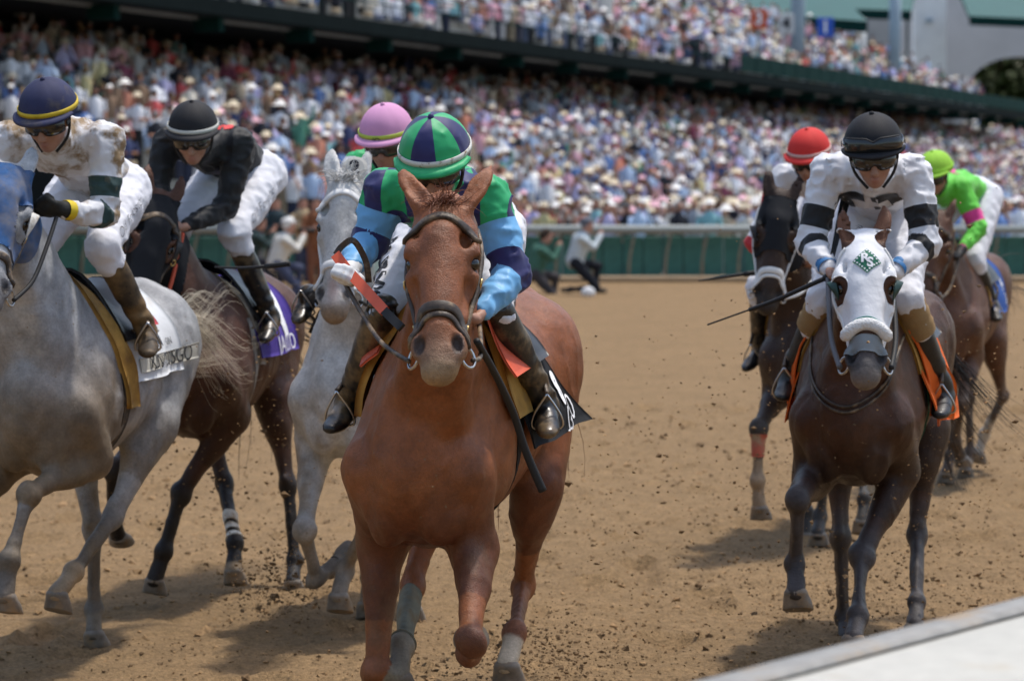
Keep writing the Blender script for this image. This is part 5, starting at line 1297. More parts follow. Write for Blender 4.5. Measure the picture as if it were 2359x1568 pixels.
# people standing on the apron: the nearest ones one by one, the rest behind as a mass
cand = []
for yrow in np.arange(63.6, 84, .75):
    for x in np.arange(-.21 * yrow, .21 * yrow, .52):
        p = V3(x + rg.uniform(-.18, .18), yrow + rg.uniform(-.25, .25), -.04)
        w = (p - S0) @ Sn_
        if w > W0 - .4 or not vis(p, 10) or rg.random() < .12: continue
        cand.append(p)
cand.sort(key=lambda p: p[1]); near, far = cand[:290], cand[290:]
mass('apron_crowd', 'crowd of spectators standing further back on the apron', [(p[0], p[1], p[2], False) for p in far], rg)
for p in near:
    si, hi, sk = crowd_colors(None, rg); hat = 0 if hi == 4 else (int(rg.integers(1, 3)) if hi in (0, 2) else int(rg.choice([1, 2, 3])))
    po = int(rg.choice(4, p=[.35, .3, .3, .05])); v, f, pt = tpl(True, hat, po, False)
    hr = rg.integers(5); c = paint(pt, si, hi, sk, rg, hr); yaw = rg.uniform(-.5, .5) + .25; s = rg.uniform(.93, 1.06)
    q = place(v, 0, 0, 0, yaw, s); o = mk('person', q, f, crowd_m, col=c); o.location = tuple(p)
    px = 1179.5 + 6500 * p[0] / p[1]
    zone = 'left of the white horse' if px < 820 else 'in mid-picture' if 1150 < px < 1800 else 'at far right' if px >= 1800 else 'behind the green-capped rider'
    tag(o, '%s spectator in %s top, %s, at the rail %s' % (HAT[hi][0].replace('hat', 'hatted').replace(' ', '-') if HAT[hi][0] else ('black-haired', 'dark-haired', 'brown-haired', 'fair-haired', 'grey-haired')[hr], SHIRT[si][0], ('arms down', 'hands at face', 'arms folded', 'one arm raised')[po], zone), 'person', 'spectators standing behind the far rail')

# ------------------------------------------------------------------ people sitting by the fence
def figure(loc, yaw, label, bones, cols, extra=None, h=.02):
    """clothed figure as one continuous surface; bones = (A, B, ra, rb, colour)"""
    B = Body()
    for A, Bq, ra, rb, c in bones: B.cap(A, Bq, ra, rb, k=.03)
    Vv, Fc = B.mesh(h, lambda Q: vnoise(Q, 9, 3) * .012); Vv = relax(Vv, Fc, 1)
    best = np.full(len(Vv), 9.); C = np.zeros((len(Vv), 3))
    for A, Bq, ra, rb, c in bones:
        A = np.array(A, float); ba = np.array(Bq, float) - A; t = np.clip((Vv - A) @ ba / (ba @ ba + 1e-9), 0, 1); d = np.linalg.norm(Vv - A - t[:, None] * ba, axis=1) - (ra + t * (rb - ra))
        m = d < best; best[m] = d[m]; C[m] = cols[c]
    r = empty('person', loc, (0, 0, yaw)); tag(r, label, 'person'); mk('body', Vv, Fc, crowd_m, r, col=C); return r
SK = (.46, .24, .17)
# kneeling photographer in white, seen from his right side, facing right
def photog(loc, yaw, label, top, leg, hair, camera=True, cap=None):
    bones = [((0, 0, .62), (0, .12, 1.0), .17, .18, 't'), ((0, .12, 1.0), (0, .20, 1.16), .15, .07, 't'), ((0, .24, 1.24), (0, .27, 1.33), .10, .095, 's'), ((0, .20, 1.33), (0, .24, 1.37), .105, .105, 'h'),
             ((-.2, .12, 1.05), (-.26, .32, .86), .075, .06, 't'), ((-.26, .32, .86), (-.08, .48, 1.08), .055, .045, 't'), ((.2, .12, 1.05), (.26, .34, .88), .075, .06, 't'), ((.26, .34, .88), (.07, .50, 1.12), .055, .045, 't'),
             ((-.08, .48, 1.08), (-.05, .50, 1.16), .04, .04, 's'), ((.07, .50, 1.12), (.05, .50, 1.18), .04, .04, 's'),
             ((-.11, 0, .58), (-.16, .46, .52), .115, .085, 'l'), ((-.16, .46, .52), (-.16, .42, .08), .075, .05, 'l'), ((-.16, .40, .05), (-.16, .60, .04), .05, .04, 'f'),
             ((.11, 0, .58), (.16, .40, .14), .115, .08, 'l'), ((.16, .40, .10), (.14, -.10, .08), .07, .05, 'l'), ((.14, -.12, .06), (.14, -.26, .07), .045, .04, 'f')]
    r = figure(loc, yaw, label, bones, dict(t=top, s=SK, l=leg, h=hair, f=(.03, .03, .03)))
    if cap:
        mb = MB(); mb.lathe([(.118, 0), (.118, .04), (.09, .085), (.01, .105)], 14, (0, .21, 1.35)); mb.box((0, .34, 1.36), (.15, .12, .015), bev=.004); mb.build('cap', mat('cloth_cap', cap, .8), r, True)
    if camera:
        mb = MB(); mb.box((0, .46, 1.22), (.14, .08, .10), bev=.015); mb.tube([(0, .50, 1.22), (0, .60, 1.22), (0, .72, 1.22)], [.045, .042, .055], 12); c = mb.build('camera_and_lens', M['rubber'], None, True); c.location = r.location; c.rotation_euler = r.rotation_euler; c.name = 'camera_with_lens'; tag(c, 'black camera with long lens held by ' + label.split(',')[0], 'camera')
    return r
photog((-4.30, 51.5, 0), math.radians(-75), 'photographer in white top and white cap, crouching by the fence at left', (.66, .64, .58), (.06, .07, .12), (.7, .7, .68), True, (.72, .71, .68))
photog((-5.1, 54.5, 0), math.radians(-70), 'photographer in dark clothes crouching behind the man in white', (.03, .05, .05), (.03, .03, .04), (.05, .03, .02), False)
photog((.42, 54.5, -.25), math.radians(-80), 'photographer in green vest sitting low by the fence, nearest the green-capped rider', (.06, .15, .11), (.06, .055, .06), (.05, .035, .025), False)
photog((1.20, 54.0, -.02), math.radians(-85), 'photographer in pale sleeves and green vest on a stool before the green fence', (.52, .58, .60), (.016, .018, .024), (.16, .17, .20), False, (.10, .11, .14))
# standing man in brown beside the photographer
st = [((-.09, 0, .05), (-.09, 0, .86), .07, .10, 'l'), ((.09, 0, .05), (.09, 0, .86), .07, .10, 'l'), ((0, 0, .9), (0, 0, 1.38), .16, .19, 't'), ((0, 0, 1.4), (0, 0, 1.5), .1, .06, 't'), ((0, .02, 1.58), (0, .02, 1.66), .095, .1, 's'), ((0, -.01, 1.66), (0, 0, 1.7), .105, .1, 'h'),
      ((-.22, 0, 1.38), (-.28, .08, 1.12), .07, .055, 't'), ((-.28, .08, 1.12), (-.12, .28, 1.2), .05, .04, 't'), ((.22, 0, 1.38), (.28, .08, 1.12), .07, .055, 't'), ((.28, .08, 1.12), (.1, .28, 1.18), .05, .04, 't'), ((-.12, .28, 1.2), (-.08, .3, 1.22), .04, .035, 's'), ((.1, .28, 1.18), (.07, .3, 1.2), .04, .035, 's')]
for (x, y, t_, l_, lab) in ((-4.0, 57.5, (.24, .10, .05), (.22, .09, .05), 'man in a rust brown suit standing beyond the photographer in white'), (-4.9, 58.5, (.03, .05, .06), (.03, .03, .04), 'person in a dark jacket standing behind the crouching photographers'), (-4.45, 60, (.40, .30, .18), (.05, .06, .1), 'man in a tan jacket standing near the fence left of the grey horse'), (-5.5, 60.4, (.3, .34, .5), (.2, .2, .2), 'person in a blue-grey top by the fence behind the black-clad rider')):
    figure((x, y, 0), math.radians(-160), lab, st, dict(t=t_, l=l_, s=SK, h=(.06, .04, .03)))
# small white bag by the seated photographer
mb = MB(); mb.lathe([(.02, 0), (.15, .02), (.17, .10), (.14, .20), (.05, .26), (.01, .27)], 12); o = mb.build('white_bag', mat('white_bag', (.72, .72, .72), .7, bump=(12, .6, .03)), None, True); o.location = (1.42, 52.6, -.03); o.scale = (.8, .6, .7); tag(o, 'small white bag on the dirt in front of the seated photographer', 'bag')
# pale umbrella over the lower crowd
um = empty('umbrella', tuple(wp(620, 300, 84)[:2]) + (2.2,)); tag(um, 'pale grey umbrella held up above the crowd behind the rider in black', 'umbrella'); mb = MB()
mb.lathe([(.02, .42), (.35, .36), (.75, .20), (1.05, -.02), (1.03, -.04), (.72, .17), (.02, .38)], 8, (0, 0, wp(620, 300, 84)[2] - 2.2)); mb.build('canopy', mat('umbrella_cloth', (.42, .45, .42), .8), um); mb = MB(); mb.tube([(0, 0, 0), (0, 0, wp(620, 300, 84)[2] - 1.9)], .012, 6); mb.build('shaft', M['rubber'], um, True)
# ------------------------------------------------------------------ the field
CL = lambda n, rgb, rough=.45, **k: mat(n, rgb, rough + .12, k.pop('spec', .3), bump=((-8, .65, .03), (-20, .55, .012), (120, .2, .001)), noise=(6, .06), sheen=.1, **k)
MUDC = (.22, .145, .075)
def minY(J, y=.31):
    for k in ('al', 'ar', 'tl', 'tr'):
        if k in J:
            v = list(J[k]); s = 1 if k[1] == 'l' else -1
            if v[1] * s < y: v[1] = s * y
            J[k] = v
    return J
# ---- chestnut in front
P = POSE['chestnut']; P['hyaw'] = 10; P['seed'] = 1; J = minY(P['J'], .335)
def ch_extra(H, C, nz, nz2):
    a, b, c = H.headc.T
    w = (np.exp(-((c) / .03) ** 2) * (a > .1) * (a < .42) * (b > -.05) * H.is_head * .25)[:, None]; C = C * (1 - w) + np.array((.25, .10, .05)) * w
    w = (np.exp(-((H.chain - 1.02) / .12) ** 2) * (H.leg_id == 0) * .75)[:, None]; C = C * (1 - w) + np.array((.085, .032, .018)) * w
    w = (sstep(nz2 + .4 * nz, .15, .7) * (H.V[:, 2] < 1.2) * .35)[:, None]; C = C * (1 - w) + np.array((.20, .12, .06)) * w
    return C
Hc = make_horse(P, 'chestnut horse with dark bridle leading in the centre, cap over it green and navy',
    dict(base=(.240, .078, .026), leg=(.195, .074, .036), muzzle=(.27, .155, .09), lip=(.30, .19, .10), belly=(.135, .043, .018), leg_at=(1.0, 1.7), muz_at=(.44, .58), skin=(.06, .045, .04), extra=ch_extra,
         sock=(('lh', 2.2, (.55, .45, .33)), ('rh', 1.45, (.24, .20, .14)))), .0092,
    coat_mat('chestnut_coat', .41, (.24, .13, .06), 3.2, .60, .22, spec=.35), ears=.95, ear_out=.06)
bridle(Hc, M['leather'], fig8=True)
hairc = mat('chestnut_hair', (.15, .045, .018), .5, .4, noise=(40, .3))
add_forelock(Hc, hairc, 130, .11, r0=.0013); add_mane(Hc, hairc, 120, length=.13); add_tail(Hc, hairc, 100, .65, d0=(-.5, -.1, -.6), spread=.1)
bvc = saddle_set(Hc, M['black_cloth'], -.64, .02, 1.80, pad_w=.15, pad_a=1.42, girth=M['black_cloth'], flare=.15, taper=.46, pad_x=.03, pad_off=.045)
leg_band(Hc, 'rh', 1.15, 1.95, 'leg_bandage', mat('pale_bandage', (.20, .195, .15), .9, .1, noise=(20, .2), bump=(60, .4, .003), mud=(MUDC, 9, .5, .2)))
green = CL('emerald_silk', (.018, .36, .13), .38); navy = CL('navy_silk', (.022, .024, .11), .42); sky_b = CL('sky_blue_silk', (.16, .42, .72), .36)
def ch_split(): 
    sp = []
    for k in range(-6, 3): sp.append(lambda c, q, K, k=k: np.where(c['arm'] < .32, c['along'] - k * .085 - .02, -1.0))
    for k in range(-3, 4): sp.append(lambda c, q, K, k=k: np.where(c['arm'] < .32, c['across'] - k * .085, -1.0))
    sp.append(lambda c, q, K: c['arm'] - .32)
    sp.append(lambda c, q, K: np.where(c['arm'] >= .32, .27 - np.abs(c['arm'] - 1.02 + 1.6 * (q[:, 0] - K.j['el'][0])), -1.0)); return sp
def ch_cls(c, q, K):
    chk = (np.floor((c['along'] - .02) / .085) + np.floor(c['across'] / .085)).astype(int) % 2
    arm = np.where(.27 - np.abs(c['arm'] - 1.02 + 1.6 * (q[:, 0] - K.j['el'][0])) > 0, 1, 2)
    return np.where(c['arm'] >= .32, arm, chk)
J['nr'] = -1; wdir = nrm(np.array(P['whip'][3]) - np.array(P['whip'][0])); J['gr'] = tuple(-wdir)
glove = mat('white_glove', (.72, .73, .74), .6, .3, noise=(12, .1), bump=(60, .2, .002), mud=((.5, .42, .3), 14, .66, .1))
Kc = make_jockey(Hc, J, 'jockey in green and navy checks with sky blue sleeves riding the chestnut horse', green, [green, navy], res=.0098, hpitch=24, hyaw=4, panel0=2, body_res=.016, boot_h=-.06, band=mat('white_elastic', (.62, .62, .58), .7, mud=(MUDC, 20, .55, .1)), helm_split=True,
    mats=[green, navy, sky_b], splits=ch_split(), classify=ch_cls, gloves=dict(r=glove), goggles=True, brim_mat=green, fold=1.0)
j = Kc.j
wr_ = empty('riding_crop'); wr_.matrix_world = Kc.root.matrix_basis.copy(); tag(wr_, 'riding crop with flat orange handle in the white gloved hand', 'riding crop')
def flat(pts, w, th, nm, m_):
    Pp = spline(pts, 6); T_ = np.gradient(Pp, axis=0); v = []
    for p_, t_ in zip(Pp, T_):
        t_ = nrm(t_); sd_2 = nrm(np.cross(t_, V3(1, .1, .3))); n_ = np.cross(sd_2, t_); v += [p_ - sd_2 * w - n_ * th, p_ + sd_2 * w - n_ * th, p_ + sd_2 * w + n_ * th, p_ - sd_2 * w + n_ * th]
    k_ = len(Pp); f = [(i * 4 + q, i * 4 + (q + 1) % 4, (i + 1) * 4 + (q + 1) % 4, (i + 1) * 4 + q) for i in range(k_ - 1) for q in range(4)] + [(3, 2, 1, 0), (4 * k_ - 4, 4 * k_ - 3, 4 * k_ - 2, 4 * k_ - 1)]
    mb = MB(); mb.add(v, f); mb.build(nm, m_, wr_, False, off=Kc.base)
gp = Kc.gripr + nrm(Kc.j['wr'] - Kc.j['er']) * .012; e2 = np.array(P['whip'][3])
P['whip'] = [gp - wdir * .085, gp, lerp(gp, e2, .5), e2]; P['strap'][0] = list(gp - wdir * .085); P['strap'][1] = list(gp - wdir * .10 + V3(0, .03, .02))
flat(P['whip'], .017, .006, 'handle', M['red_rubber']); flat(P['whip2'], .014, .006, 'shaft', M['rubber']); flat(P['strap'], .010, .003, 'wrist_loop', M['leather'])
for s, w in ((1, 'wl'), (-1, 'wr')):
    hnd = j[w] + V3(.05, 0, -.04); rein(Hc, s, hnd, M['leather'], .008, .03)
mb = MB(); mb.tube(spline(P['loop'], 8), np.linspace(.011, .015, 33), 8); mb.build('rein_loop', M['rubber'], Hc.root, True)
for s in (1, -1):
    def ft(u, v, s=s): return .06 + .20 * u - .04 * v, s * (.50 + (.50 if s > 0 else .28) * v), .020 + (.07 if s > 0 else .03) * v
    Vv, Fc = drape(Hc.bvh, ft, 8, 10, .02); V2, F2 = shell(Vv, Fc[:, ::-1] if s > 0 else Fc, .008); mk('pommel_flap', V2, F2, M['red_rubber'], Hc.root)
print_drape(Hc, bvc, '8', .16, -.36, 1.36, 1, M['white_print'], 'number', rot=.25, bold=.010)
print_drape(Hc, bvc, 'GO', .12, -.42, 1.66, 1, M['white_print'], rot=.35)
print_drape(Hc, bvc, 'n', .11, -.20, 1.66, -1, M['white_print'], rot=.1)
for s, tx in ((1, 'RUBY\u2019S'), (-1, 'RUBY\u2019S')):
    A = j['pelvis'] + V3(.02, s * .115, -.02); Bk = j['kl' if s > 0 else 'kr']; d = nrm(Bk - A); out = nrm(V3(.75, s * .75, .25)); ey = nrm(np.cross(out, d)) * 1
    print_on(Kc, Kc.pants_bvh, tx, .115, lerp(A, Bk, .55) + out * .08, d, np.cross(out, d), M['black_print'], bold=.002)

# ---- grey on the left
P = POSE['grey']; P['hyaw'] = 24; P['seed'] = 2; J = minY(P['J'])
def gr_extra(H, C, nz, nz2):
    w = (sstep(H.V[:, 0] + .35 * nz + .2 * nz2, -.12, .25) * sstep(-H.V[:, 2] + .14 * nz, -1.52, -1.10) * (H.chain < 1.2) * ~H.is_head * .85)[:, None]; C = C * (1 - w) + np.array((.155, .105, .055)) * w
    w = (sstep(nz2 + nz * .5, .05, .6) * (H.chain > .2) * .6)[:, None]; C = C * (1 - w) + np.array((.20, .15, .09)) * w
    return C
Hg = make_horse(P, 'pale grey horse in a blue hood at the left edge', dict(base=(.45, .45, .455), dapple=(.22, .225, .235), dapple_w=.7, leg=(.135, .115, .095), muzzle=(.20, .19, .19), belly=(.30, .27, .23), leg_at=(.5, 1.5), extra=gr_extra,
    sock=(('lh', 1.9, (.34, .25, .16)), )), .0112, coat_mat('grey_coat', .48, (.24, .16, .085), 3.0, .60, .22))
blue_h = mat('dusty_blue_hood', (.04, .105, .25), .85, .15, noise=((6, .25), (30, .2)), bump=((-10, .3, .01), (30, .3, .004)), mud=((.22, .19, .16), 5, .44, .3))
eyeh = lambda r=.05: (lambda a, b, c: np.sqrt(((a - .208) / 1.2) ** 2 + ((b + .055) * .8) ** 2 + 0 * c) + (np.abs(c) < .05) * 1 - r)
head_hood(Hg, 'hood', blue_h, [lambda a, b, c: .36 - a - .25 * b, lambda a, b, c: a + .03 + .3 * b, lambda a, b, c: b + .24, eyeh(.065)])
def eye_cup(H, s, m, op=.6, r=.056):
    mb = MB(); n = 14; R = np.stack([H.f, H.u, H.sd * s], 1); c = H.hp(.212, -.06, s * .096); v = []
    for t in np.linspace(.25, 1.25, 6):
        for k in range(n):
            q = 2 * math.pi * k / n; ang = math.cos(q - 2.6); tt = t if ang > -.2 else t * .35
            v.append(c + R @ np.array([r * 1.15 * math.cos(q), r * math.sin(q), .030 * (tt) * max(.15, ang * .8 + .35)]) * np.array(1.0) - R @ np.array([.0, (tt - .25) * .02, 0]))
    f = [(i * n + k, i * n + (k + 1) % n, (i + 1) * n + (k + 1) % n, (i + 1) * n + k) for i in range(5) for k in range(n)]
    mb.add(v, f); o = mb.build('blinker_cup', m, H.root, True); o.modifiers.new('t', 'SOLIDIFY').thickness = .005
wcup = mat('white_blinker', (.62, .60, .55), .6, .3, mud=((.25, .17, .09), 16, .55, .2))
for s in (1, -1): eye_cup(Hg, s, wcup)
bridle(Hg, M['leather'], brow=False)
hg = mat('cream_hair', (.72, .64, .50), .55, .35, noise=(50, .15))
add_mane(Hg, mat('dark_grey_hair', (.14, .14, .14), .6, .3, noise=(40, .3)), 130, length=.10, r0=.003)
D0 = V3(-1.09, .03, 1.38)
gl = []
for i, (y, z, x, w_) in enumerate(((.34, .16, -.05, .05), (.40, .09, -.1, -.05), (.30, .02, -.12, .06), (.42, -.10, -.05, -.04), (.46, -.20, -.1, .05), (.36, -.26, -.15, -.05), (.48, -.30, -.12, .05), (.40, -.40, -.1, .04), (.28, -.36, -.2, -.05), (.52, -.14, -.15, .06))):
    gl.append([D0, D0 + V3(-.07, y * .25, .03 + z * .15), D0 + V3(-.12, y * .55, z * .55 + w_), D0 + V3(-.12 + x, y * .85, z * .9 - w_), D0 + V3(-.12 + x, y * 1.15, z * 1.15 + w_ * .6)])
gl = [[D0 + (q - D0) * V3(1, .66, .85) for q in c_] for c_ in gl]
locks(gl, 24, .0014, (.03, .035, .04), 9).build('tail', hg, Hg.root, True)
wcl = mat('white_number_cloth', (.68, .70, .72), .8, .2, noise=(5, .05), bump=((8, .4, .015),), mud=((.45, .36, .24), 5, .60, .2))
bvg = saddle_set(Hg, wcl, -.62, .03, 1.60, pad_w=.10, pad_a=1.95, pad_off=.025, girth=mat('muddy_girth', (.04, .035, .03), .7, mud=((.24, .15, .07), 9, .5, .15)), flare=.03)
def gst(u, v): return -.50 + .05 * u + .05 * v, .35 + .75 * v, .004
for off_ in (0, .12):
    Vv, Fc = drape(Hg.bvh, lambda u, v: (-.30 - off_ - .05 * u * (.3 + v) + .02 * v, .30 + (.72 - 1.2 * off_) * v, .004), 4, 16, .014); V2, F2 = shell(Vv, Fc[:, ::-1], .002); mk('red_stripe', V2, F2, mat('red_tape', (.50, .03, .05), .6), Hg.root)
Vv, Fc = drape(Hg.bvh, lambda u, v: (-.78 + .68 * u, 1.28 + .20 * v, .012), 24, 8, .008); bvn = bvh_of(Vv, Fc); V2, F2 = shell(Vv, Fc[:, ::-1], .004); mk('name_strip', V2, F2, mat('cream_strip', (.60, .58, .50), .8, mud=((.38, .28, .17), 6, .58, .2)), Hg.root)
print_drape(Hg, bvn, 'KNICKSGO', .105, -.43, 1.385, 1, M['black_print'])
print_drape(Hg, bvg, 'N', .13, -.34, 1.06, 1, M['black_print'], bold=.004)
print_drape(Hg, bvg, 'ON', .05, -.50, 1.14, 1, M['black_print'])
wsm = CL('muddy_white_silk', (.68, .68, .70), .5, mud=((.27, .18, .09), 6, .49, .12)); dkg = CL('dark_green_band', (.025, .055, .05), .5, mud=((.24, .17, .09), 8, .56, .15))
def band_split(bs): return [lambda c, q, K, b=b: np.where(c['arm'] > -.35, c['arm'] - b, -1.) for pr in bs for b in pr]
def band_cls(bs, m=1): 
    def f(c, q, K):
        r = np.zeros(len(q), int)
        for lo, hi in bs: r[(c['arm'] > lo) & (c['arm'] < hi)] = m
        return r
    return f
GB = [(.52, .78), (1.02, 1.22), (1.78, 1.9)]
navyh = mat('navy_helmet_cover', (.022, .026, .075), .75, .35, noise=(10, .2), bump=(40, .15, .003), mud=((.12, .10, .08), 7, .56, .25))
dglove = mat('black_yellow_glove', (.018, .018, .016), .7, .3, noise=(20, .4))
J['gl'] = (.2, .6, .6)
Kg = make_jockey(Hg, J, 'jockey in muddy white silks and navy cap with yellow band riding the grey', wsm, navyh, mats=[wsm, dkg], splits=band_split(GB), classify=band_cls(GB), res=.0095, body_res=.0095, hpitch=24, hyaw=-2, band=mat('yellow_band', (.60, .43, .02), .6, noise=(20, .2)), gloves=dict(l=dglove), cuffs=dict(l=(mat('yellow_cuff', (.68, .50, .02), .6), False)),
    boot=mat('mud_caked_boot', (.045, .032, .02), .6, .3, noise=(16, .4), bump=((25, .4, .006),), mud=((.20, .125, .055), 6, .40, .2)))
j = Kg.j
for s, w in ((1, 'wl'), (-1, 'wr')): rein(Hg, s, j[w] + V3(.05, 0, -.03), M['rubber'], .009, .04)
def thigh_text(K, s, tx, size, shear=.45):
    j = K.j; A = j['pelvis'] + V3(.02, s * .115, -.02); Bk = j['kl' if s > 0 else 'kr']; d = nrm(A - Bk); out = nrm(V3(.38, s * .92, .10)); print_on(K, K.pants_bvh, tx, size, lerp(A, Bk, .55) + out * .08, d, np.cross(out, d), M['black_print'], shear=shear, bold=-.0012)
thigh_text(Kg, 1, 'Old Forester', .058)

# ---- dark bay with the rider in black
P = POSE['bay']; P['hyaw'] = 28; P['seed'] = 3; J = minY(P['J'])
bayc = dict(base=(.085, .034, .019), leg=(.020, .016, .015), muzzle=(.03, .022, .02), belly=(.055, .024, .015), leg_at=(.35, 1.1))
Hb = make_horse(P, 'dark bay horse in a black hood behind the grey', dict(bayc, sock=(('rh', 2.75, (.30, .22, .14)),)), .012, coat_mat('bay_coat', .45, (.16, .105, .06), 3.4, .66, .2, spec=.3))
blk_h = mat('black_hood', (.014, .015, .018), .8, .2, bump=(30, .3, .004), mud=((.10, .08, .06), 6, .60, .2))
head_hood(Hb, 'hood', blk_h, [lambda a, b, c: .40 - a - .2 * b, lambda a, b, c: a + .03 + .3 * b, lambda a, b, c: b + .24, eyeh(.05)])
for s in (1, -1): eye_cup(Hb, s, M['rubber'], r=.05)
bridle(Hb, M['leather'], brow=True)
dkhair = mat('black_hair', (.014, .011, .010), .5, .4)
add_mane(Hb, dkhair, 130, length=.14); add_tail(Hb, dkhair, 120, .8, d0=(-.5, .0, -.2))
leg_band(Hb, 'rh', 1.52, 1.66, 'leg_bandage', mat('white_bandage', (.66, .64, .58), .8, mud=((.34, .24, .14), 10, .5, .2)))
leg_band(Hb, 'rh', 1.72, 1.80, 'leg_bandage', bpy.data.materials['white_bandage']); leg_band(Hb, 'rh', 1.86, 1.94, 'leg_bandage', bpy.data.materials['white_bandage'])
purple = mat('purple_cloth', (.065, .035, .26), .75, .25, noise=(6, .15), bump=((7, .5, .02),))
bvb = saddle_set(Hb, purple, -.66, .0, 1.62, pad_w=.055, pad_a=1.75, pad_mat=mat('pale_pad', (.40, .33, .25), .8, noise=(10, .2)), girth=mat('pale_girth', (.36, .35, .32), .8), flare=.06)
print_drape(Hb, bvb, 'W', .26, -.46, .74, 1, M['white_print'], bold=.014)
print_drape(Hb, bvb, 'III', .18, -.46, 1.16, 1, M['white_print'], bold=.012)
print_drape(Hb, bvb, 'JACKO', .125, -.42, 1.48, 1, M['white_print'])
blk = CL('black_silk', (.013, .014, .016), .5); blkh = mat('black_helmet_cover', (.011, .011, .014), .75, .35, bump=(40, .15, .003))
Kb = make_jockey(Hb, J, 'jockey in black silks and black cap with white band beside the grey horse', blk, blkh, res=.0105, body_res=.010, hpitch=22, hyaw=8, band=mat('silver_band', (.55, .55, .50), .6))
ax = nrm((Kb.j['sl'] + Kb.j['sr']) / 2 - Kb.j['pelvis'])
print_on(Kb, Kb.jersey_bvh, 'D', .21, lerp(Kb.j['pelvis'], (Kb.j['sl'] + Kb.j['sr']) / 2, .86) + V3(0, .065, .10), (0, -1, 0), ax, mat('red_lettering', (.62, .045, .04), .6), bold=.010)
thigh_text(Kb, 1, 'Old Forester', .058)
j = Kb.j
for s, w in ((1, 'wl'), (-1, 'wr')): rein(Hb, s, j[w] + V3(.05, 0, -.03), M['red_rubber'], .010, .02)

# ---- white horse behind the chestnut
P = POSE['white']; P['hyaw'] = 2; P['seed'] = 4; J = minY(P['J']); J.update(er=(.24, -.02, 1.80), wr=(.40, .10, 1.66), el=(.26, .42, 1.80), wl=(.42, .2, 1.66), kr=(.08, -.10, 1.56), pelvis=(-.36, .16, 1.98))
def wh_extra(H, C, nz, nz2):
    w = (sstep(nz2 + .6 * nz, -.1, .5) * sstep(-H.V[:, 2], -1.25, -.9) * ~H.is_head * .7)[:, None]; C = C * (1 - w) + np.array((.26, .18, .10)) * w
    a, b, c = H.headc.T; w = (np.exp(-(((a - .50) / .06) ** 2 + (c / .025) ** 2)) * H.is_head * (b > -.08) * .8)[:, None]; C = C * (1 - w) + np.array((.55, .36, .30)) * w
    return C
Hw = make_horse(P, 'white horse with white browband behind the chestnut', dict(base=(.56, .55, .53), dapple=(.42, .41, .39), dapple_w=.5, leg=(.24, .20, .16), muzzle=(.30, .25, .21), lip=(.30, .22, .15), leg_at=(.4, 1.3), muz_at=(.50, .60), extra=wh_extra), .0125, coat_mat('white_coat', .5, (.32, .23, .13), 3.2, .62, .22))
bridle(Hw, M['white_strap'], nose=True, buckles=False)
wh_hair = mat('white_hair', (.46, .46, .45), .6, .3, noise=(50, .2)); add_forelock(Hw, wh_hair, 90, .13, d=nrm(-Hw.f * .8 + Hw.u * .1), r0=.003); add_mane(Hw, wh_hair, 130, length=.13); add_tail(Hw, wh_hair, 80, .7)
tv, tf = text_mesh('2', .085, 0, .006); tv2, tf2 = decal(Hw.bvh, tv, tf, Hw.hp(-.01, .02, -.0), Hw.sd, -Hw.f, .012); 
mb = MB(); R = np.stack([Hw.sd, -Hw.f, Hw.u], 1); mb.lathe([(.001, .006), (.045, .006), (.058, .002), (.058, -.004), (.001, -.006)], 16, Hw.hp(-.055, -.02, .03), R=R); mb.build('head_number', mat('pale_number_tag', (.52, .50, .45), .8), Hw.root)
tv3 = np.array([Hw.hp(-.055, -.011, .03) + Hw.sd * q[0] - Hw.f * q[1] for q in tv]); mk('head_numeral', tv3, tf, M['black_print'], Hw.root, smooth=False)
bvw = saddle_set(Hw, M['black_cloth'], -.62, .0, 1.5, flare=.04)
pink = mat('pink_helmet_cover', (.62, .30, .50), .75, .3, noise=(8, .06), bump=(30, .12, .003)); gsilk = CL('bright_green_silk', (.02, .40, .13), .45); wsilk = CL('white_silk', (.70, .70, .73), .42)
Kw = make_jockey(Hw, J, 'jockey in pink cap with lime band, mostly hidden behind the green-capped rider', gsilk, pink, res=.0125, body_res=.016, hpitch=22, hyaw=-4, band=mat('lime_band', (.42, .52, .06), .6), mats=[gsilk, wsilk], splits=band_split([(-.1, .35)]), classify=band_cls([(-.1, .35)]))
c0 = Kw.helm_ctr + Kw.HF * .14 + Kw.HU * .012
print_on(Kw, bvh_of(*(lambda o: (np.array([tuple(v.co) for v in o.data.vertices]) + Kw.base, tri(np.array([tuple(p.vertices) for p in o.data.polygons]))))([o for o in Kw.root.children if o.name.startswith('helmet_band')][0])), 'IO', .032, c0, Kw.HS, Kw.HU, M['black_print'], 'lettering')
for s in (1, -1): rein(Hw, s, Kw.j['wl' if s > 0 else 'wr'] + V3(.05, 0, -.03), M['rubber'], .009, .04)
whip(Kw, 'riding_crop', [V3(.35, -.25, 1.72), V3(.32, -.45, 1.70), V3(.28, -.62, 1.70)], .008, M['rubber'], M['rubber'], 'thin black crop sticking out left of the white horse', .3)

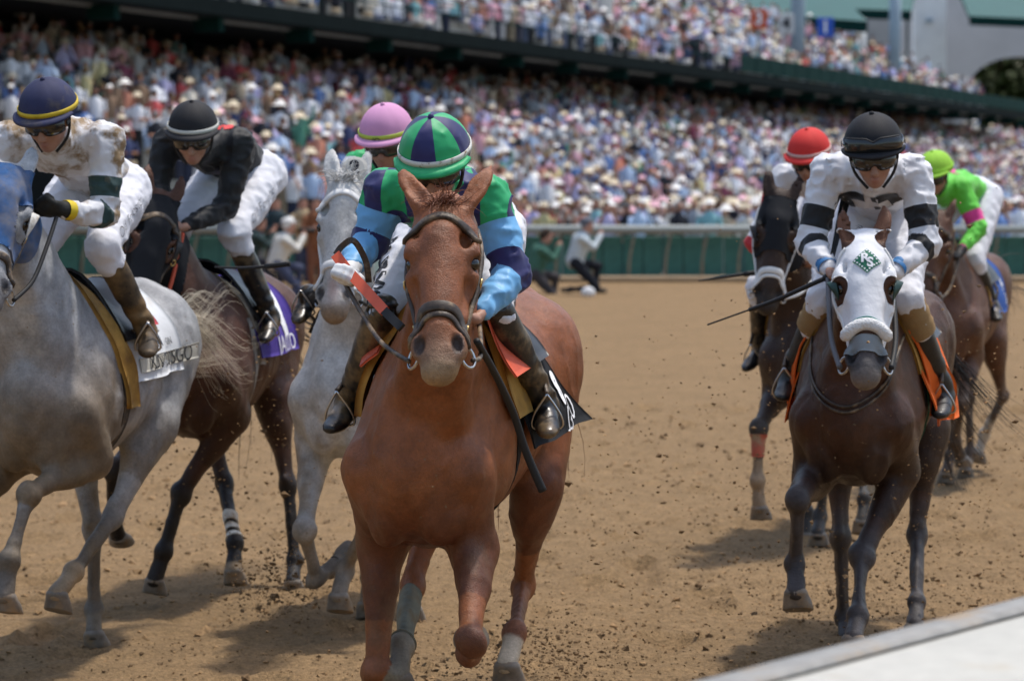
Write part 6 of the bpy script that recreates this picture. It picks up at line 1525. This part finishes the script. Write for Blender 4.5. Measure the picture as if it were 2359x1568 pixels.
# ---- dark horse with the rider in the red cap
P = POSE['dark']; P['hyaw'] = 12; P['seed'] = 5; J = P['J']
Hd = make_horse(P, 'dark bay horse with white noseband under the red-capped rider', dict(base=(.040, .021, .014), leg=(.045, .038, .032), muzzle=(.035, .028, .025), leg_at=(.4, 1.2), sock=(('rf', 1.55, (.30, .21, .13)),)), .014, coat_mat('dark_bay_coat', .42, (.15, .10, .055), 3.4, .60, .2, spec=.25))
head_hood(Hd, 'hood', blk_h, [lambda a, b, c: .30 - a - .3 * b, lambda a, b, c: a + .01 + .3 * b, lambda a, b, c: b + .2, eyeh(.055)])
for s in (1, -1): eye_cup(Hd, s, M['rubber'], r=.05)
bridle(Hd, M['white_strap'], fig8=True, buckles=False, brow=False); add_mane(Hd, dkhair, 100, length=.13); add_tail(Hd, dkhair, 80, .8)
leg_band(Hd, 'rf', 1.12, 1.55, 'leg_bandage', mat('red_bandage', (.42, .09, .05), .8, mud=((.32, .22, .13), 9, .48, .2)))
saddle_set(Hd, M['black_cloth'], -.6, .0, 1.4)
redh = mat('red_helmet_cover', (.60, .035, .03), .75, .3, noise=(8, .06), bump=(30, .12, .003)); redsilk = CL('red_silk', (.52, .03, .04), .45)
RB = [(.25, .5), (.95, 1.2)]
Kd = make_jockey(Hd, J, 'jockey in a red cap and white and red silks behind the hooded horse', wsilk, redh, res=.0145, body_res=.016, hpitch=22, hyaw=-8, band=mat('pale_red_band', (.62, .42, .38), .7), mats=[wsilk, redsilk], splits=band_split(RB), classify=band_cls(RB))
for s in (1, -1): rein(Hd, s, Kd.j['wl' if s > 0 else 'wr'] + V3(.05, 0, -.03), M['white_strap'], .009, .03)
whip(Kd, 'riding_crop', [V3(.50, -.20, 1.62), V3(.55, -.38, 1.60), V3(.58, -.55, 1.575)], .010, M['rubber'], M['rubber'], 'short black crop pointing left beside the dark horse', .3)

# ---- horse in the white hood
P = POSE['hooded']; P['hyaw'] = 10; P['seed'] = 6; J = minY(P['J'], .325)
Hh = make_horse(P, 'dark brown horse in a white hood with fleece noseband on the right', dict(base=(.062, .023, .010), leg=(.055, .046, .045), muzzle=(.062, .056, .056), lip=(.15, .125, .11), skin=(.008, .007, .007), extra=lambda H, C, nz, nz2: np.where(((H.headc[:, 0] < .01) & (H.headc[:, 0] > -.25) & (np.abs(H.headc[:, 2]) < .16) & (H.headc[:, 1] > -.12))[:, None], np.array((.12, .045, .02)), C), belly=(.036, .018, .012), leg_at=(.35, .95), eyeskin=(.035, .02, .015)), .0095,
    coat_mat('brown_coat', .40, (.17, .11, .055), 3.2, .66, .2, spec=.28), ears=1.0)
whood = mat('white_hood', (.74, .74, .76), .75, .25, noise=(8, .05), bump=((14, .5, .012), (120, .2, .001)), mud=((.5, .43, .33), 9, .68, .12))
earh = lambda a, b, c: np.sqrt(((a - .0) / 1.0) ** 2 + ((np.abs(c) - .075) / .95) ** 2) - .045
head_hood(Hh, 'hood', whood, [lambda a, b, c: .43 - a - .35 * b, lambda a, b, c: a + .045, lambda a, b, c: b + .22 + .2 * a, earh, lambda a, b, c: np.sqrt(((a - .225) / 1.35) ** 2 + ((np.abs(c) - .098) * .9) ** 2) - .036])
gcup = mat('dark_green_cup', (.012, .04, .03), .4, .4)
for s in (1, -1): eye_cup(Hh, s, gcup, r=.040)
bridle(Hh, M['white_strap'], nose=False, fleece=True, brow=False, buckles=False, cheek=True)
mb = MB(); strap(mb, Hh.bvh, [Hh.hp(.372 + .03 * abs(math.sin(t)), .06 * math.cos(t) - .05, .12 * math.sin(t)) for t in np.linspace(-1.1, 1.1, 9)], .008, .012, 5); mb.build('hood_trim', mat('teal_trim', (.02, .16, .13), .7), Hh.root, True)
mb = MB()
for s in (1, -1): strap(mb, Hh.bvh, [Hh.hp(.05 + .0 * t, -.02 - .03 * t, s * (.06 + .06 * t)) + Hh.f * .07 * t for t in (0, .5, 1, 1.4)], .012, .012, 5)
mb.build('hood_loop', M['white_strap'], Hh.root, True)
greyb = mat('grey_nose_cover', (.22, .24, .25), .8, .2, noise=(10, .15))
head_hood(Hh, 'nose_cover', greyb, [lambda a, b, c: a - .44, lambda a, b, c: .505 - a, lambda a, b, c: b + .045], .004)
hb = bvh_of(*(lambda o: (np.array([tuple(v.co) for v in o.data.vertices]), tri(np.array([tuple(p.vertices) for p in o.data.polygons]))))([o for o in Hh.root.children if o.name.startswith('hood')][0]))
gem = mat('green_emblem', (.015, .15, .085), .7, noise=(20, .1))
def emb(name, Vv, Fc, m_, lift): 
    Vv, Fc = decal(hb, Vv, Fc, Hh.hp(.135, .12, .004), -Hh.sd * -1, -Hh.f, lift); mk(name, Vv, Fc, m_, Hh.root, smooth=False)
gx_, gy_ = np.meshgrid(np.linspace(-1, 1, 15), np.linspace(-1, 1, 15), indexing='ij'); sq = np.stack([(gx_ + gy_).ravel() / 2, (gx_ - gy_).ravel() / 2, 0 * gx_.ravel()], 1)
emb('emblem', sq * .056, grid_faces_np(15, 15), gem, .004)
tv, tf = text_mesh('R', .055, 0, .002); emb('emblem_letter', tv + np.array([-.008, .008, 0]), tf, M['white_print'], .0065)
tv, tf = text_mesh('S', .055, 0, .002); emb('emblem_letter', tv + np.array([.012, -.012, 0]), tf, M['white_print'], .0068)
v_, f_ = [], []
for k in range(4):
    for i in range(6):
        t = -1 + 2 * (i + .5) / 6; a_, b_ = ((t, .84), (t, -.84), (.84, t), (-.84, t))[k]; c_ = np.array([(a_ + b_) / 2, (a_ - b_) / 2]) * .056; n_ = len(v_)
        v_ += [(c_[0] - .003, c_[1] - .003, 0), (c_[0] + .003, c_[1] - .003, 0), (c_[0] + .003, c_[1] + .003, 0), (c_[0] - .003, c_[1] + .003, 0)]; f_.append((n_, n_ + 1, n_ + 2, n_ + 3))
emb('emblem_border', np.array(v_), np.array(f_), M['white_print'], .0062)
add_mane(Hh, dkhair, 110, length=.12); D0 = V3(-1.10, .03, 1.36); gl = []
for y, z, x in ((.34, -.62, -.1), (.42, -.55, -.15), (.50, -.48, -.1), (.30, -.75, -.1), (.24, -.85, -.15), (.56, -.60, -.2), (.38, -.70, -.2)):
    gl.append([D0, D0 + V3(-.08, y * .2, -.05), D0 + V3(-.12 + x * .3, y * .5, z * .45), D0 + V3(-.14 + x * .6, y * .78, z * .78), D0 + V3(-.12 + x, y * 1.05, z)])
locks(gl, 26, .0022, (.03, .03, .03), 19).build('tail', dkhair, Hh.root, True)
orange = mat('orange_cloth', (.72, .13, .018), .75, .2, noise=(6, .08), bump=((7, .6, .02), (40, .2, .004)))
bvh6 = saddle_set(Hh, orange, -.40, .13, 2.0, pad_w=.05, pad_a=1.3, fwd=-.05, pad_x=.0, girth=mat('dark_girth', (.014, .014, .016), .7), flare=.17)
for s in (1, -1):
    def ff(u, v, s=s): return .15 - .15 * u - .16 * v, s * (.62 + 1.36 * v), .012 + (.070 if s > 0 else .045) * u * min(1, .25 + v) + .008 * math.sin(14 * v + 5 * u) * u
    Vv, Fc = drape(Hh.bvh, ff, 12, 30, .008); V2, F2 = shell(Vv, Fc[:, ::-1] if s > 0 else Fc, .005); mk('cloth_flap', V2, F2, orange, Hh.root)
for s in (1,):
    for dx in (0, .085):
        Vv, Fc = drape(Hh.bvh, lambda u, v, dx=dx: (-.07 + dx + .012 * u + .02 * math.cos(3 * v), 1.2 + 1.7 * v, .004), 3, 24, .012); V2, F2 = shell(Vv, Fc[:, ::-1], .003); mk('girth_edge', V2, F2, mat('green_edge', (.02, .12, .07), .7), Hh.root)
for zz in (0, .022):
    pts = []
    for q in spline([V3(0, -.19, 1.46), V3(0, -.15, 1.30 - zz), V3(0, 0, 1.215 - zz), V3(0, .15, 1.30 - zz), V3(0, .19, 1.46)], 8):
        h = Hh.bvh.ray_cast(Vector((.80, q[1], q[2])), Vector((-1, 0, 0))); pts.append((np.array(h[0]) if h[0] is not None else q) + V3(.012, 0, 0))
    mb = MB(); mb.tube(np.array(pts), .006, 6); mb.build('yoke_cord', M['leather'], Hh.root, True)
blks = CL('black_band_silk', (.012, .012, .014), .45); WB = [(.50, .80), (1.10, 1.28)]
tanb = mat('tan_breeches', (.30, .19, .085), .75, .2, bump=((18, .4, .012),), noise=(8, .1))
Kh = make_jockey(Hh, J, 'jockey in white silks with black arm bands and black cap riding the white-hooded horse', wsilk, blkh, res=.0095, body_res=.0088, hpitch=16, hyaw=8, hroll=3, band=M['goggle_dark'], mats=[wsilk, blks], splits=band_split(WB), classify=band_cls(WB), gogg_up=True, boot=M['leather_clean'], boot_h=.30,
    cuffs=dict(l=(mat('blue_cuff', (.05, .20, .45), .6), True), r=(bpy.data.materials['blue_cuff'] if 'blue_cuff' in bpy.data.materials else M['rubber'], True)))
j = Kh.j
for s, kn, an in ((1, 'kl', 'al'), (-1, 'kr', 'ar')):
    mb = MB(); a, b = lerp(j[kn], j[an], .02), lerp(j[kn], j[an], .34); pts = [lerp(a, b, t) for t in np.linspace(0, 1, 9)]; mb.tube(pts, [.071 + .003 * math.sin(i * 2.3) for i in range(9)], 16, cap=False); mb.build('gaiter', tanb, Kh.root, True, off=Kh.base)
# chest emblem: black blocks left and right of the buttons
cm_ = lerp(j['pelvis'], (j['sl'] + j['sr']) / 2, .83); fdir = nrm(V3(.85, .0, -.45)); exv = nrm(np.cross((0, 0, 1), fdir)); eyv = np.cross(fdir, exv)
def blk_poly(pts):
    a = np.array([(x, y, 0) for x, y in pts], float); bm = bmesh.new(); vs = [bm.verts.new(p) for p in a]; bm.faces.new(vs)
    for ax in (0, 1):
        for c in np.arange(-.2, .2, .015): bmesh.ops.bisect_plane(bm, geom=bm.verts[:] + bm.edges[:] + bm.faces[:], plane_co=(c, 0, 0) if ax == 0 else (0, c, 0), plane_no=(1, 0, 0) if ax == 0 else (0, 1, 0))
    bmesh.ops.triangulate(bm, faces=bm.faces[:]); bm.verts.index_update(); r = np.array([v.co[:] for v in bm.verts]), np.array([[v.index for v in f.verts] for f in bm.faces]); bm.free(); return r
for pts in ([(-.13, .0), (-.08, .05), (-.01, .06), (-.01, .01), (-.06, .01), (-.05, -.05), (-.10, -.06)], [(.01, -.075), (.07, -.08), (.13, -.02), (.09, .03), (.01, .035), (.01, .0), (.06, -.005), (.075, -.045), (.01, -.04)]):
    Vv, Fc = blk_poly([(x * 1.2, y * 1.25) for x, y in pts]); Vv, Fc = decal(Kh.jersey_bvh, Vv, Fc, cm_ + fdir * .16 + V3(0, 0, -.045), exv, eyv, .004); mk('chest_emblem', Vv, Fc, blks, Kh.root, off=Kh.base)
for s, w in ((1, 'wl'), (-1, 'wr')): rein(Hh, s, j[w] + V3(.05, 0, -.03), mat('grey_rein', (.12, .12, .13), .6) if s < 0 else M['rubber'], .011, .02)
whip(Kh, 'riding_crop', [j['wr'] + V3(.03, .03, -.01), j['wr'] + V3(.03, -.06, -.05), j['wr'] + V3(.0, -.20, -.115), j['wr'] + V3(-.02, -.33, -.165)], .010, M['rubber'], M['rubber'], 'long black riding crop held out to the left by the rider in white', .2, flap=True, tip=.8)

# ---- bay at the far right, rider in lime green
P = POSE['lime']; P['hyaw'] = -4; P['seed'] = 7; J = P['J']
Hl = make_horse(P, 'reddish bay horse at the far right under the lime-clad rider', dict(base=(.11, .046, .024), leg=(.10, .065, .042), muzzle=(.05, .035, .028), leg_at=(.4, 1.2), sock=(('lh', 1.5, (.42, .36, .29)),)), .016, coat_mat('far_bay_coat', .42, (.22, .15, .085), 3.2, .62, .2))
bridle(Hl, M['leather'], buckles=False); add_mane(Hl, dkhair, 80, length=.13); add_tail(Hl, dkhair, 70, .7, d0=(-.8, .3, .0))
bluec = mat('blue_cloth', (.03, .09, .32), .75, .2, noise=(6, .1)); bvl = saddle_set(Hl, bluec, -.60, .0, 1.7, flare=.06)
print_drape(Hl, bvl, 'GO', .15, -.46, 1.5, 1, M['white_print'])
print_drape(Hl, bvl, '4', .20, -.46, 1.1, 1, M['white_print'])
lime = CL('lime_silk', (.13, .58, .06), .5); limeh = mat('lime_helmet_cover', (.30, .58, .05), .75, .3, noise=(8, .12), bump=(30, .12, .003)); hot = CL('hot_pink_silk', (.72, .06, .28), .5)
LB = [(.58, .85), (1.84, 2.1)]
Kl = make_jockey(Hl, J, 'jockey in lime green silks with pink armbands at the far right', lime, limeh, res=.0145, body_res=.015, hpitch=20, hyaw=-20, band=limeh, mats=[lime, hot], splits=band_split(LB), classify=band_cls(LB), gloves=dict(l=M['rubber']))
Vv, Fc = text_mesh('I', .16, 0, .01); ax = nrm((Kl.j['sl'] + Kl.j['sr']) / 2 - Kl.j['pelvis'])
print_on(Kl, Kl.jersey_bvh, 'T', .20, lerp(Kl.j['pelvis'], (Kl.j['sl'] + Kl.j['sr']) / 2, .80) + V3(0, .04, .10), (0, -1, 0), ax, hot, bold=.004)
for s in (1, -1): rein(Hl, s, Kl.j['wl' if s > 0 else 'wr'] + V3(.05, 0, -.03), M['leather'], .009, .03)
